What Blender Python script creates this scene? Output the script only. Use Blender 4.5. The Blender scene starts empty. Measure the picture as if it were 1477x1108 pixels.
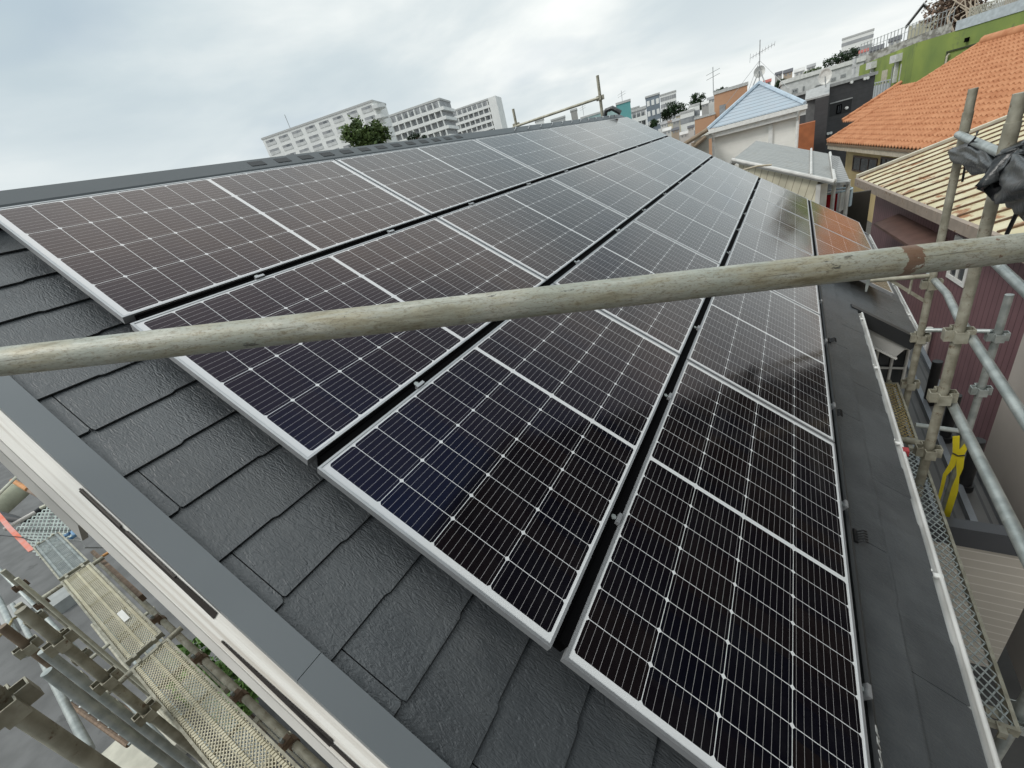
import bpy, math, random
import numpy as np
from mathutils import Vector, Matrix
random.seed(7)
R = math.radians
# ---------------------------------------------------------------- camera, sky, sun, exposure
CAM = Vector((2.2907, -0.4190, -0.3171))
ROT = ((0.8384648, 0.4891098, -0.2403089), (0.0455784, -0.5023646, -0.8634538), (-0.5430463, 0.7130227, -0.4435079))
FPX, PCX, PCY = 597.10, 738.5, 554.0
scn = bpy.context.scene
COL = scn.collection
cam = bpy.data.objects.new('camera', bpy.data.cameras.new('camera'))
COL.objects.link(cam)
cam.matrix_world = Matrix(((ROT[0][0], -ROT[1][0], -ROT[2][0], CAM[0]), (ROT[0][1], -ROT[1][1], -ROT[2][1], CAM[1]),
                           (ROT[0][2], -ROT[1][2], -ROT[2][2], CAM[2]), (0, 0, 0, 1)))
cam.data.sensor_width = 36; cam.data.lens = 14.554; cam.data.clip_start = 0.02; cam.data.clip_end = 4000
scn.camera = cam
SKY_OFS = (3.1, 1.7, 0.0)
SUN_EL, SUN_AZ = 48, -142                       # degrees; azimuth from +Y towards +X
wd = bpy.data.worlds.new('World'); scn.world = wd; wd.use_nodes = True
def nd(nt, t, **kw):
    n = nt.nodes.new(t)
    for k, v in kw.items(): setattr(n, k, v)
    return n
def mth(nt, op, a, b=None, c=None, clamp=False):
    n = nd(nt, 'ShaderNodeMath', operation=op); n.use_clamp = clamp
    for i, v in enumerate((a, b, c)):
        if v is None: continue
        if isinstance(v, (int, float)): n.inputs[i].default_value = v
        else: nt.links.new(v, n.inputs[i])
    return n.outputs[0]
def mixc(nt, f, a, b):
    n = nd(nt, 'ShaderNodeMix', data_type='RGBA')
    for s, v in ((n.inputs[0], f), (n.inputs[6], a), (n.inputs[7], b)):
        if isinstance(v, (int, float)): s.default_value = v
        elif isinstance(v, tuple): s.default_value = (*v, 1) if len(v) == 3 else v
        else: nt.links.new(v, s)
    return n.outputs[2]
def ramp(nt, f, stops):
    n = nd(nt, 'ShaderNodeValToRGB'); nt.links.new(f, n.inputs[0]); el = n.color_ramp.elements
    while len(el) < len(stops): el.new(0.5)
    for e, (p, c) in zip(el, stops):
        e.position = p; e.color = (*c, 1) if isinstance(c, tuple) else (c, c, c, 1)
    return n.outputs[0]
nt = wd.node_tree; bg = nt.nodes['Background']; bg.inputs[1].default_value = 0.1
sky = nd(nt, 'ShaderNodeTexSky', sky_type='NISHITA'); sky.sun_disc = False
sky.sun_elevation = R(SUN_EL); sky.sun_rotation = R(SUN_AZ)
tc = nd(nt, 'ShaderNodeTexCoord'); sp = nd(nt, 'ShaderNodeSeparateXYZ'); nt.links.new(tc.outputs['Generated'], sp.inputs[0])
zz = mth(nt, 'ADD', mth(nt, 'MAXIMUM', sp.outputs[2], 0.0), 0.16)
cb = nd(nt, 'ShaderNodeCombineXYZ')
nt.links.new(mth(nt, 'DIVIDE', sp.outputs[0], zz), cb.inputs[0]); nt.links.new(mth(nt, 'DIVIDE', sp.outputs[1], zz), cb.inputs[1])
n1 = nd(nt, 'ShaderNodeTexNoise'); n1.inputs['Scale'].default_value = 0.75; n1.inputs['Detail'].default_value = 7; n1.inputs['Roughness'].default_value = 0.5
n1.inputs['Distortion'].default_value = 0.35
ofs = nd(nt, 'ShaderNodeVectorMath', operation='ADD'); nt.links.new(cb.outputs[0], ofs.inputs[0]); ofs.inputs[1].default_value = SKY_OFS; nt.links.new(ofs.outputs[0], n1.inputs['Vector'])
n2 = nd(nt, 'ShaderNodeTexNoise'); n2.inputs['Scale'].default_value = 0.9; n2.inputs['Detail'].default_value = 3
nt.links.new(cb.outputs[0], n2.inputs['Vector'])
cl = ramp(nt, n1.outputs[0], [(0.38, (4.5, 5.55, 6.15)), (0.48, (5.4, 6.35, 6.8)), (0.56, (6.8, 7.5, 7.7)), (0.68, (9.4, 9.7, 9.5))])
# low down the cloud sheet thickens to an even pale white
hz = mth(nt, 'POWER', mth(nt, 'SUBTRACT', 1.0, mth(nt, 'MAXIMUM', sp.outputs[2], 0.0)), 5.5)
cl = mixc(nt, mth(nt, 'MULTIPLY', hz, 0.9), cl, (9.2, 9.4, 9.2))
sg = nd(nt, 'ShaderNodeVectorMath', operation='DOT_PRODUCT'); nt.links.new(tc.outputs['Generated'], sg.inputs[0])
sg.inputs[1].default_value = (math.sin(R(SUN_AZ)) * math.cos(R(SUN_EL)), math.cos(R(SUN_AZ)) * math.cos(R(SUN_EL)), math.sin(R(SUN_EL)))
glow = mth(nt, 'POWER', mth(nt, 'MAXIMUM', sg.outputs['Value'], 0.0), 5.0)
gap = ramp(nt, n2.outputs[0], [(0.55, 0.0), (0.75, 0.45)])
cl = mixc(nt, gap, cl, sky.outputs[0])
cl = mixc(nt, mth(nt, 'MULTIPLY', glow, 0.6), cl, (13.0, 12.8, 12.4))        # thin cloud lit through by the sun
zb = mth(nt, 'POWER', mth(nt, 'MAXIMUM', mth(nt, 'DIVIDE', mth(nt, 'SUBTRACT', sp.outputs[2], 0.32), 0.68), 0.0), 1.4)
zm = nd(nt, 'ShaderNodeVectorMath', operation='SCALE'); nt.links.new(cl, zm.inputs[0]); nt.links.new(mth(nt, 'MULTIPLY_ADD', zb, 0.8, 0.88), zm.inputs['Scale'])   # an overcast sky is brightest overhead
nt.links.new(zm.outputs[0], bg.inputs[0])
sun = bpy.data.objects.new('sun', bpy.data.lights.new('sun', 'SUN')); COL.objects.link(sun)
sun.data.energy = 1.25; sun.data.angle = R(18); sun.data.color = (1, 0.97, 0.92)
sun.rotation_euler = (R(90 - SUN_EL), 0, -R(SUN_AZ) + math.pi)
vs = scn.view_settings; vs.view_transform = 'Standard'; vs.look = 'None'; vs.exposure = 0.28; vs.gamma = 1
scn.cycles.max_bounces = 8
# ---------------------------------------------------------------- measuring helpers (points of the place)
def ray(x, y):
    d = ((x - PCX) / FPX, (y - PCY) / FPX, 1.0)
    return Vector([sum(ROT[k][i] * d[k] for k in range(3)) for i in range(3)])
def at(x, y, D): d = ray(x, y); return CAM + d * (D / math.hypot(d.x, d.y))
def atp(x, y, ax, val): d = ray(x, y); return CAM + d * ((val - CAM[ax]) / d[ax])
def atz(x, y, z): return atp(x, y, 2, z)
TH = R(34.5); CT, ST = math.cos(TH), math.sin(TH)
def rp(v, u, n): return Vector((v * CT + n * ST, u, -v * ST + n * CT))        # down the slope, along the ridge, out of the roof
def azv(a): return Vector((math.sin(R(a)), math.cos(R(a)), 0))
GZ = -7.2
# ---------------------------------------------------------------- materials
MATS = {}
def M(name, col, rough=0.6, metal=0.0, col2=None, scale=5, contrast=(0.35, 0.65), bump=0, bscale=60, stretch=(1, 1, 1), spec=0.5, detail=5, dirt=None):
    if name in MATS: return MATS[name]
    m = bpy.data.materials.new(name); m.use_nodes = True; nt = m.node_tree; b = nt.nodes['Principled BSDF']
    b.inputs['Roughness'].default_value = rough; b.inputs['Metallic'].default_value = metal; b.inputs['Specular IOR Level'].default_value = spec
    tc = nd(nt, 'ShaderNodeTexCoord'); mp = nd(nt, 'ShaderNodeMapping'); nt.links.new(tc.outputs['Object'], mp.inputs[0]); mp.inputs['Scale'].default_value = stretch
    nz = nd(nt, 'ShaderNodeTexNoise'); nz.inputs['Scale'].default_value = scale; nz.inputs['Detail'].default_value = detail
    nt.links.new(mp.outputs[0], nz.inputs['Vector'])
    c2 = col2 or tuple(c * 0.78 for c in col)
    o = ramp(nt, nz.outputs[0], [(contrast[0], c2), (contrast[1], col)])
    if dirt:
        dz = nd(nt, 'ShaderNodeTexNoise'); dz.inputs['Scale'].default_value = dirt[1]; dz.inputs['Detail'].default_value = 8; dz.inputs['Roughness'].default_value = 0.7
        nt.links.new(mp.outputs[0], dz.inputs['Vector'])
        o = mixc(nt, ramp(nt, dz.outputs[0], [(dirt[2], 0.0), (dirt[2] + 0.08, 1.0)]), o, dirt[0])
    nt.links.new(o, b.inputs['Base Color'])
    if bump:
        bz = nd(nt, 'ShaderNodeTexNoise'); bz.inputs['Scale'].default_value = bscale; bz.inputs['Detail'].default_value = 4
        nt.links.new(mp.outputs[0], bz.inputs['Vector'])
        bp = nd(nt, 'ShaderNodeBump'); bp.inputs['Strength'].default_value = bump; bp.inputs['Distance'].default_value = 0.01
        nt.links.new(bz.outputs[0], bp.inputs['Height']); nt.links.new(bp.outputs[0], b.inputs['Normal'])
    MATS[name] = m
    return m
def stripes(name, col, line, pitch, width, axis=2, rough=0.6, vec=None, col2=None, bump=0.3, scale=3, dirt=None):
    """boards or ribs: a thin line of another colour every `pitch` metres along one axis (or along vec) of the object"""
    if name in MATS: return MATS[name]
    m = M(name, col, rough, col2=col2, scale=scale, dirt=dirt); nt = m.node_tree; b = nt.nodes['Principled BSDF']
    src = b.inputs['Base Color'].links[0].from_socket
    tc = nd(nt, 'ShaderNodeTexCoord'); dt = nd(nt, 'ShaderNodeVectorMath', operation='DOT_PRODUCT'); nt.links.new(tc.outputs['Object'], dt.inputs[0])
    v = vec or [(1, 0, 0), (0, 1, 0), (0, 0, 1)][axis]; dt.inputs[1].default_value = v
    f = mth(nt, 'FRACT', mth(nt, 'DIVIDE', dt.outputs['Value'], pitch))
    k = mth(nt, 'LESS_THAN', f, width / pitch)
    nt.links.new(mixc(nt, k, src, line), b.inputs['Base Color'])
    bp = nd(nt, 'ShaderNodeBump'); bp.inputs['Strength'].default_value = bump; bp.inputs['Distance'].default_value = 0.01; bp.invert = True
    nt.links.new(k, bp.inputs['Height']); nt.links.new(bp.outputs[0], b.inputs['Normal'])
    return m
steel = M('galvanised_steel', (0.46, 0.49, 0.47), 0.42, 0.55, col2=(0.3, 0.33, 0.32), scale=14, bump=0.05, dirt=((0.2, 0.2, 0.17), 30, 0.62))
oldsteel = M('weathered_steel', (0.40, 0.385, 0.31), 0.55, 0.3, col2=(0.25, 0.235, 0.18), scale=16, bump=0.12, dirt=((0.15, 0.1, 0.06), 24, 0.59))
rustplate = M('rusty_coupler', (0.2, 0.14, 0.095), 0.7, 0.3, col2=(0.11, 0.075, 0.05), scale=25, bump=0.15)
white = M('white_paint', (0.78, 0.78, 0.75), 0.45, scale=9, col2=(0.68, 0.68, 0.65))
alu = M('anodised_aluminium', (0.40, 0.41, 0.42), 0.42, 0.6, scale=20, col2=(0.36, 0.37, 0.38))
blackm = M('black_coated_metal', (0.0025, 0.0025, 0.0028), 0.8, 0.0, scale=6, spec=0.04)  # kept near black so the panel gaps read as deep shade
flash = M('slate_grey_coated_metal', (0.165, 0.182, 0.192), 0.42, 0.0, col2=(0.15, 0.167, 0.177), scale=2.5, spec=0.35)
darkglass = M('dark_window_glass', (0.03, 0.035, 0.04), 0.12, 0, scale=2, col2=(0.06, 0.065, 0.07))
concrete = M('concrete', (0.34, 0.34, 0.33), 0.85, scale=1.2, col2=(0.24, 0.24, 0.235), bump=0.1, dirt=((0.16, 0.16, 0.155), 4, 0.62))
blackrub = M('black_rubber', (0.015, 0.015, 0.016), 0.5)
# ---------------------------------------------------------------- mesh builder
WL = {}
class MB:
    def __init__(s): s.v = []; s.f = []; s.mi = []; s.cur = 0
    def quad(s, *p):
        n = len(s.v); s.v += [tuple(q) for q in p]; s.f.append(tuple(range(n, n + len(p)))); s.mi.append(s.cur)
    def hexa(s, p):                                   # 4 bottom points, 4 top points, same turning sense
        n = len(s.v); s.v += [tuple(q) for q in p]
        for q in ((3, 2, 1, 0), (4, 5, 6, 7), (0, 1, 5, 4), (1, 2, 6, 5), (2, 3, 7, 6), (3, 0, 4, 7)):
            s.f.append(tuple(n + i for i in q)); s.mi.append(s.cur)
    def box(s, x0, x1, y0, y1, z0, z1, fn=None):
        p = [(x0, y0, z0), (x1, y0, z0), (x1, y1, z0), (x0, y1, z0), (x0, y0, z1), (x1, y0, z1), (x1, y1, z1), (x0, y1, z1)]
        s.hexa([fn(*q) for q in p] if fn else p)
    def slab(s, pts, t):                              # polygon given thickness along vector t
        n = len(s.v); k = len(pts); t = Vector(t)
        s.v += [tuple(p) for p in pts] + [tuple(Vector(p) + t) for p in pts]
        s.f.append(tuple(range(n + k - 1, n - 1, -1))); s.f.append(tuple(range(n + k, n + 2 * k))); s.mi += [s.cur] * 2
        for i in range(k):
            j = (i + 1) % k; s.f.append((n + i, n + j, n + k + j, n + k + i)); s.mi.append(s.cur)
    def tube(s, a, b, r, n=14, r2=None, caps=True): s.path([a, b], [r, r if r2 is None else r2], n, caps)
    def path(s, pts, r, n=10, caps=True):
        pts = [Vector(p) for p in pts]; rr = r if isinstance(r, (list, tuple)) else [r] * len(pts)
        base = len(s.v); up = None
        for i, p in enumerate(pts):
            d = (pts[min(i + 1, len(pts) - 1)] - pts[max(i - 1, 0)]).normalized()
            if up is None: up = Vector((0, 0, 1)) if abs(d.z) < 0.9 else Vector((1, 0, 0))
            a = d.cross(up).normalized(); b = a.cross(d); up = b
            for k in range(n):
                t = 2 * math.pi * k / n; s.v.append(tuple(p + a * (math.cos(t) * rr[i]) + b * (math.sin(t) * rr[i])))
        for i in range(len(pts) - 1):
            for k in range(n):
                k2 = (k + 1) % n; s.f.append((base + i * n + k, base + i * n + k2, base + (i + 1) * n + k2, base + (i + 1) * n + k)); s.mi.append(s.cur)
        if caps:
            s.f.append(tuple(base + k for k in reversed(range(n)))); e = base + (len(pts) - 1) * n
            s.f.append(tuple(e + k for k in range(n))); s.mi += [s.cur] * 2
    def build(s, name, mat, parent=None, smooth=False, loc=None):
        me = bpy.data.meshes.new(name)
        if parent is not None: L = WL[parent.name]
        elif loc is not None: L = Vector(loc)
        else:
            a = np.array(s.v); L = Vector(((a[:, 0].min() + a[:, 0].max()) / 2, (a[:, 1].min() + a[:, 1].max()) / 2, a[:, 2].min()))
        me.from_pydata([(p[0] - L[0], p[1] - L[1], p[2] - L[2]) for p in s.v], [], s.f)
        for m in (mat if isinstance(mat, (list, tuple)) else [mat]): me.materials.append(m)
        me.polygons.foreach_set('material_index', s.mi)
        if smooth:
            me.polygons.foreach_set('use_smooth', [True] * len(s.f))
            try: me.set_sharp_from_angle(angle=R(40))
            except Exception: pass
        me.update()
        o = bpy.data.objects.new(name, me); COL.objects.link(o)
        if parent is not None: o.parent = parent
        else: o.location = L
        WL[o.name] = Vector(L)
        return o
def tag(o, label=None, cat=None, group=None, kind=None):
    for k, v in (('label', label), ('category', cat), ('group', group), ('kind', kind)):
        if v: o[k] = v
    return o
def thing(name, label, cat, loc, group=None):
    o = bpy.data.objects.new(name, None); COL.objects.link(o); o.location = loc; o.empty_display_size = 0.2
    WL[o.name] = Vector(loc)
    return tag(o, label, cat, group)
def pipe(name, a, b, r, mat, label, cat, group=None, ext=(0, 0)):
    a, b = Vector(a), Vector(b); d = (b - a).normalized(); a = a - d * ext[0]; b = b + d * ext[1]
    mb = MB(); mb.tube(a, b, r, 16); return tag(mb.build(name, mat, smooth=True), label, cat, group)
# ================================================================ GROUND AND HILL
def hill(x, y):
    def sm(t): t = min(max(t, 0), 1); return t * t * (3 - 2 * t)
    return GZ + 10.5 * sm((x - 2) / 45 + (y - 30) / 160) * sm((y - 18) / 45) * sm((x + 14) / 26)
g = MB(); N = 90
xs = [-1600, -900, -500, -320] + [-220 + i * 7 for i in range(64)] + [300, 500, 900, 1600]
ys = [-400, -150, -60] + [-20 + i * 6 for i in range(60)] + [420, 700, 1200, 2200]
for i in range(len(xs) - 1):
    for j in range(len(ys) - 1):
        g.quad(*[(x, y, hill(x, y)) for x, y in ((xs[i], ys[j]), (xs[i + 1], ys[j]), (xs[i + 1], ys[j + 1]), (xs[i], ys[j + 1]))])
tag(g.build('ground', M('ground_paving', (0.125, 0.125, 0.123), 0.9, scale=1.7, col2=(0.085, 0.085, 0.083), bump=0.3, bscale=25, dirt=((0.07, 0.07, 0.068), 1.3, 0.6)), loc=(0, 0, GZ)), kind='structure')
# ================================================================ OUR HOUSE: slate roof under the panels
house = thing('house', 'house with black slate roof carrying the rows of solar panels', 'house', (1.2, 3.6, GZ))
PW, PL, GAP = 0.7345, 1.5, 0.0359
ROW = PW + GAP
U0, U1, UEXT = -0.334, 7.62, 3.92
VB = [0.805 + 0.1791 * k for k in range(-5, 19)]
slate = M('painted_slate', (0.07, 0.077, 0.082), 0.36, scale=7, col2=(0.052, 0.058, 0.063), spec=0.6)
def slate_bump(m):
    nt = m.node_tree; b = nt.nodes['Principled BSDF']; tc = nd(nt, 'ShaderNodeTexCoord')
    def dot(v):
        n = nd(nt, 'ShaderNodeVectorMath', operation='DOT_PRODUCT'); nt.links.new(tc.outputs['Object'], n.inputs[0]); n.inputs[1].default_value = v; return n.outputs['Value']
    cb = nd(nt, 'ShaderNodeCombineXYZ'); nt.links.new(mth(nt, 'MULTIPLY', dot((CT, 0, -ST)), 0.3), cb.inputs[0]); nt.links.new(dot((0, 1, 0)), cb.inputs[1])
    w = nd(nt, 'ShaderNodeTexNoise'); w.inputs['Scale'].default_value = 105; w.inputs['Detail'].default_value = 3; w.inputs['Distortion'].default_value = 1.6
    nt.links.new(cb.outputs[0], w.inputs['Vector'])
    cb2 = nd(nt, 'ShaderNodeCombineXYZ'); nt.links.new(mth(nt, 'MULTIPLY', dot((CT, 0, -ST)), 0.6), cb2.inputs[0]); nt.links.new(dot((0, 1, 0)), cb2.inputs[1])
    w2 = nd(nt, 'ShaderNodeTexNoise'); w2.inputs['Scale'].default_value = 240; w2.inputs['Detail'].default_value = 2; nt.links.new(cb2.outputs[0], w2.inputs['Vector'])
    cv = nd(nt, 'ShaderNodeCombineXYZ'); nt.links.new(mth(nt, 'FLOOR', mth(nt, 'DIVIDE', mth(nt, 'ADD', dot((CT, 0, -ST)), SLV), 0.1791)), cv.inputs[0])
    nt.links.new(mth(nt, 'FLOOR', mth(nt, 'DIVIDE', dot((0, 1, 0)), 0.455)), cv.inputs[1]); wv = nd(nt, 'ShaderNodeTexWhiteNoise', noise_dimensions='3D'); nt.links.new(cv.outputs[0], wv.inputs['Vector'])
    src = b.inputs['Base Color'].links[0].from_socket; hv = nd(nt, 'ShaderNodeHueSaturation'); nt.links.new(src, hv.inputs['Color']); nt.links.new(mth(nt, 'MULTIPLY_ADD', wv.outputs['Value'], 0.22, 0.9), hv.inputs['Value'])
    st = nd(nt, 'ShaderNodeTexNoise'); st.inputs['Scale'].default_value = 3.5; st.inputs['Detail'].default_value = 8; st.inputs['Roughness'].default_value = 0.7; nt.links.new(cb2.outputs[0], st.inputs['Vector'])
    nt.links.new(mixc(nt, ramp(nt, st.outputs[0], [(0.5, 0.0), (0.72, 0.4)]), hv.outputs[0], (0.14, 0.145, 0.145)), b.inputs['Base Color'])
    nt.links.new(ramp(nt, st.outputs[0], [(0.3, 0.3), (0.7, 0.48)]), b.inputs['Roughness'])
    h = mth(nt, 'ADD', w.outputs[0], mth(nt, 'MULTIPLY', w2.outputs[0], 0.3))
    bp = nd(nt, 'ShaderNodeBump'); bp.inputs['Strength'].default_value = 0.5; bp.inputs['Distance'].default_value = 0.006
    nt.links.new(h, bp.inputs['Height']); nt.links.new(bp.outputs[0], b.inputs['Normal'])
SLV = 1.2 * CT - GZ * ST - 0.805 + 1.791
slate_bump(slate)
mb = MB(); rs = random.Random(3)
NB = -0.110
for k in range(len(VB) - 1):
    va, vb = VB[k], VB[k + 1]
    if vb > 4.1: break
    vb = 3.492 if abs(vb - 3.4915) < 0.02 else vb
    off = -0.241 if (k - 5) % 2 == 0 else 0.214
    u = off - 0.91 * 2
    while u < U1:
        a, b = max(u + 0.0013, U0 + 0.02), min(u + 0.91 - 0.0013, U1 - 0.02)
        u += 0.91
        if va > 3.40: a = max(a, UEXT + 0.01)
        if b - a < 0.02: continue
        na, nb = NB - 0.001, NB + 0.006
        pts = [rp(va - 0.03, a, na - 0.0016), rp(va - 0.03, b, na - 0.0016)]
        low = []; q = b; st = rs.random() < 0.5
        cuts = [a + 0.19 + rs.uniform(-.03, .03), a + 0.45 + rs.uniform(-.04, .04), a + 0.72 + rs.uniform(-.03, .03)]
        cuts = [c for c in cuts if c < b - 0.03]
        cur = b
        for c in reversed(cuts):
            o = 0.006 if st else 0.0
            low += [(vb + o, cur - (0.004 if cur == b else 0.006)), (vb + o, c + 0.006)]; cur = c; st = not st
        o = 0.006 if st else 0.0
        low += [(vb + o, cur - 0.006), (vb + o, a + 0.004)]
        pts += [rp(vb - 0.006, b, nb)] + [rp(v, uu, nb) for v, uu in low] + [rp(vb - 0.006, a, nb)]
        mb.slab([p for p in reversed(pts)], rp(0, 0, -0.0055))
# the deck under the slates and the slope on the other side of the ridge
F = lambda v, u, n: rp(v, u, n)
mb.box(-0.1, 3.47, U0 + 0.03, U1 - 0.03, -0.16, -0.125, F)
mb.box(3.47, 4.02, UEXT + 0.02, U1 - 0.03, -0.16, -0.125, F)
VA, NA = -0.17, -0.026
AP = rp(VA, 0, NA)
mir = lambda p: Vector((2 * AP.x - p.x, p.y, p.z))
mb.box(-0.08, 3.5, U0, U1, -0.16, -0.104, lambda v, u, n: mir(rp(v, u, n)))
roof = mb.build('roof', slate, house)
mb = MB()
for u0, u1 in ((U0, U1),):
    sec = [(-0.062, -0.118), (-0.066, -0.036), (-0.078, -0.03), (VA, NA)]
    P = [rp(v, 0, n) for v, n in sec]; P2 = [mir(p) for p in reversed(P[:-1])]; ring = P + P2
    mb.cur = 1
    for i in range(len(ring) - 1):
        a, b = ring[i], ring[i + 1]; mb.cur = 1 if i == 0 else 0
        mb.quad(*[Vector((p.x, y, p.z)) for p, y in ((a, u0), (a, u1), (b, u1), (b, u0))])
    mb.cur = 0
    mb.quad(*[Vector((p.x, u0, p.z)) for p in ring]); mb.quad(*[Vector((p.x, u1, p.z)) for p in reversed(ring)])
rc = mb.build('ridge_cap', [M('ridge_metal', (0.085, 0.096, 0.102), 0.45, col2=(0.075, 0.086, 0.092), scale=2.5, spec=0.35), blackm], house)
vd = M('vent_dark', (0.02, 0.022, 0.024), 0.6); vp = M('pale_vent', (0.4, 0.42, 0.43), 0.5)
u = 1.05
while u < 3.0:
    mb = MB(); mb.box(-0.15, -0.105, u, u + 0.085, -0.03, -0.0265, F); mb.build('vent_slot', vd, rc); u += 0.155
u = 3.9
while u < 7.2:
    mb = MB(); mb.path([rp(-0.10, u, -0.029), rp(-0.115, u + 0.05, -0.008), rp(-0.15, u + 0.1, -0.018), rp(-0.165, u + 0.16, -0.026)], 0.006, 6); mb.build('vent_clip', vp, rc); u += 0.3
mb = MB()
for a, b in ((-0.14, 1.852), (1.8535, 3.50)): mb.box(a, b, U0, -0.272, -0.140, -0.0965, F)
mb.build('rake_flashing', flash, house)
mb = MB(); mb.box(-0.14, 4.03, U1 - 0.06, U1 + 0.004, -0.14, -0.0965, F); mb.build('rake_flashing', flash, house)
# weathered white barge board below the front flashing, with open dark joints
wood = M('weathered_white_board', (0.8, 0.78, 0.73), 0.65, scale=1.2, col2=(0.6, 0.56, 0.5), contrast=(0.3, 0.5), bump=0.25, bscale=5, stretch=(6, 60, 8), detail=7)
_mp = [n for n in wood.node_tree.nodes if n.type == 'MAPPING'][0]; _mp.vector_type = 'TEXTURE'; _mp.inputs['Rotation'].default_value = (0, TH, 0); _mp.inputs['Scale'].default_value = (0.9, 0.03, 0.02)
mb = MB()
def strip(mb, v0, v1, pts):          # ruled strip between two (u,n) lines, with thickness behind
    (ua, na), (ub, nb) = pts
    f = [rp(v0, ua, na), rp(v1, ua, na), rp(v1, ub, nb), rp(v0, ub, nb)]
    mb.slab(f, (0, 0.014, 0))
n = 14
strip(mb, -0.2, 3.5, ((-0.330, -0.142), (-0.352, -0.17)))
strip(mb, -0.2, 3.5, ((-0.352, -0.17), (-0.372, -0.215)))
bb = mb.build('barge_board', wood, house)
mb = MB(); strip(mb, -0.2, 3.5, ((-0.374, -0.225), (-0.386, -0.252))); mb.build('board_trim', M('pale_trim', (0.62, 0.6, 0.56), 0.6, scale=3), bb)
mb = MB(); strip(mb, -0.25, 1.10, ((-0.388, -0.275), (-0.402, -0.345))); mb.build('soffit_trim', M('greige_metal', (0.42, 0.41, 0.38), 0.5, scale=2), house)
dk = M('open_joint', (0.025, 0.02, 0.017), 0.9); lath = M('brown_lath', (0.13, 0.115, 0.105), 0.8, scale=9)
mb = MB()
for v0, v1, t in ((1.10, 1.60, 0), (1.64, 1.98, 1), (1.86, 2.4, 1)):
    a, b = (0.10, 0.36) if t == 0 else (0.6, 0.86)
    def pt(v, s):
        if s < 0.5: k = s / 0.5; return rp(v, -0.3305 - 0.0215 * k - 0.002, -0.1415 - 0.0285 * k)
        k = (s - 0.5) / 0.5; return rp(v, -0.3525 - 0.0195 * k - 0.002, -0.17 - 0.045 * k)
    mb.quad(pt(v0, (a + b) / 2 - 0.02), pt(v1, a), pt(v1, b), pt(v0, (a + b) / 2 + 0.06))
mb.build('open_joint', dk, bb)
mb = MB()
for v0, v1, s in ((1.10, 1.26, 0.0), (1.28, 1.46, 0.02)):
    mb.box(v0, v1, -0.3425, -0.3385, -0.158, -0.148, lambda v, u, n: rp(v, u, n))
mb.build('lath', lath, bb)
# walls of the house
siding = stripes('taupe_siding', (0.33, 0.31, 0.27), (0.13, 0.12, 0.1), 0.09, 0.008, 2)
mb = MB()
e0, e1 = rp(3.2, 0, -0.17), mir(rp(3.2, 0, -0.17)); top = rp(-0.1, 0, -0.19); t2 = mir(top)
poly = [(e1.x, GZ), (e0.x, GZ), (e0.x, e0.z - 0.06), ((top.x + t2.x) / 2, top.z - 0.02), (e1.x, e1.z - 0.06)]
mb.slab([(x, 0.02, z) for x, z in poly], (0, 7.4, 0)); mb.build('wall', siding, house)
x3 = rp(3.75, 0, -0.17)
mb = MB(); mb.slab([(x, 4.2, z) for x, z in ((e0.x + 0.003, GZ), (x3.x, GZ), (x3.x, x3.z - 0.06), (e0.x + 0.003, e0.z - 0.06))], (0, 3.2, 0)); wall2 = mb.build('extension_wall', siding, house)
mb = MB(); mb.box(3.44, 4.03, UEXT - 0.02, UEXT + 0.045, -0.20, -0.096, F); mb.build('verge_flashing', M('black_verge', (0.02, 0.022, 0.024), 0.45), house)
mb = MB(); mb.box(3.47, 4.015, UEXT + 0.02, UEXT + 0.04, -0.315, -0.202, F); fb = mb.build('gable_fascia', M('light_grey_board', (0.5, 0.5, 0.48), 0.6, scale=4), house)
mb = MB(); mb.box(3.47, 4.03, UEXT + 0.005, UEXT + 0.06, -0.333, -0.317, F); mb.build('fascia_trim', white, fb)
# gutters: half pipes with a bead on the outer lip and straps
def gutter(v, u0, u1):
    c = rp(v, 0, -0.120); r = 0.021
    mb = MB(); prof = [(c.x + r * math.cos(t), c.z + r * math.sin(t)) for t in [math.pi + math.pi * i / 10 for i in range(11)]]
    prof2 = [(c.x + (r - .004) * math.cos(t), c.z + (r - .004) * math.sin(t)) for t in [math.pi + math.pi * i / 10 for i in range(11)]]
    ring = prof + prof2[::-1]
    for i in range(len(ring)):
        a, b = ring[i], ring[(i + 1) % len(ring)]
        mb.quad((a[0], u0, a[1]), (b[0], u0, b[1]), (b[0], u1, b[1]), (a[0], u1, a[1]))
    mb.tube((c.x + r, u0, c.z + 0.004), (c.x + r, u1, c.z + 0.004), 0.008, 10)
    mb.tube((c.x - r, u0, c.z + 0.003), (c.x - r, u1, c.z + 0.003), 0.006, 8)
    for y in (u0, u1 - 0.004): mb.slab([(x, y, z) for x, z in prof], (0, 0.004, 0))
    gobj = mb.build('gutter', M('aged_white_gutter', (0.58, 0.58, 0.56), 0.5, scale=6, col2=(0.46, 0.46, 0.44)), house, smooth=True)
    y = u0 + 0.62
    while y < u1 - 0.1:
        mb = MB(); mb.box(c.x - r - 0.004, c.x + r + 0.006, y, y + 0.018, c.z + 0.002, c.z + 0.01); mb.tube((c.x - .012, y + 0.014, c.z + .01), (c.x - .012, y + 0.014, c.z + .026), 0.007, 8)
        mb.build('strap', white, gobj); y += 0.86
    return gobj, c
g1, gc = gutter(3.518, U0 + 0.02, UEXT - 0.03)
g2, gc2 = gutter(4.06, UEXT + 0.0, U1)
tape = M('red_tape', (0.3, 0.03, 0.035), 0.6)
mb = MB(); p = atz(1299, 651, gc.z); mb.path([(gc.x + 0.036 * math.cos(t), p.y, gc.z + 0.004 + 0.036 * math.sin(t)) for t in [math.pi * (1.0 + i / 12) for i in range(14)]], 0.0035, 6)
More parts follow.
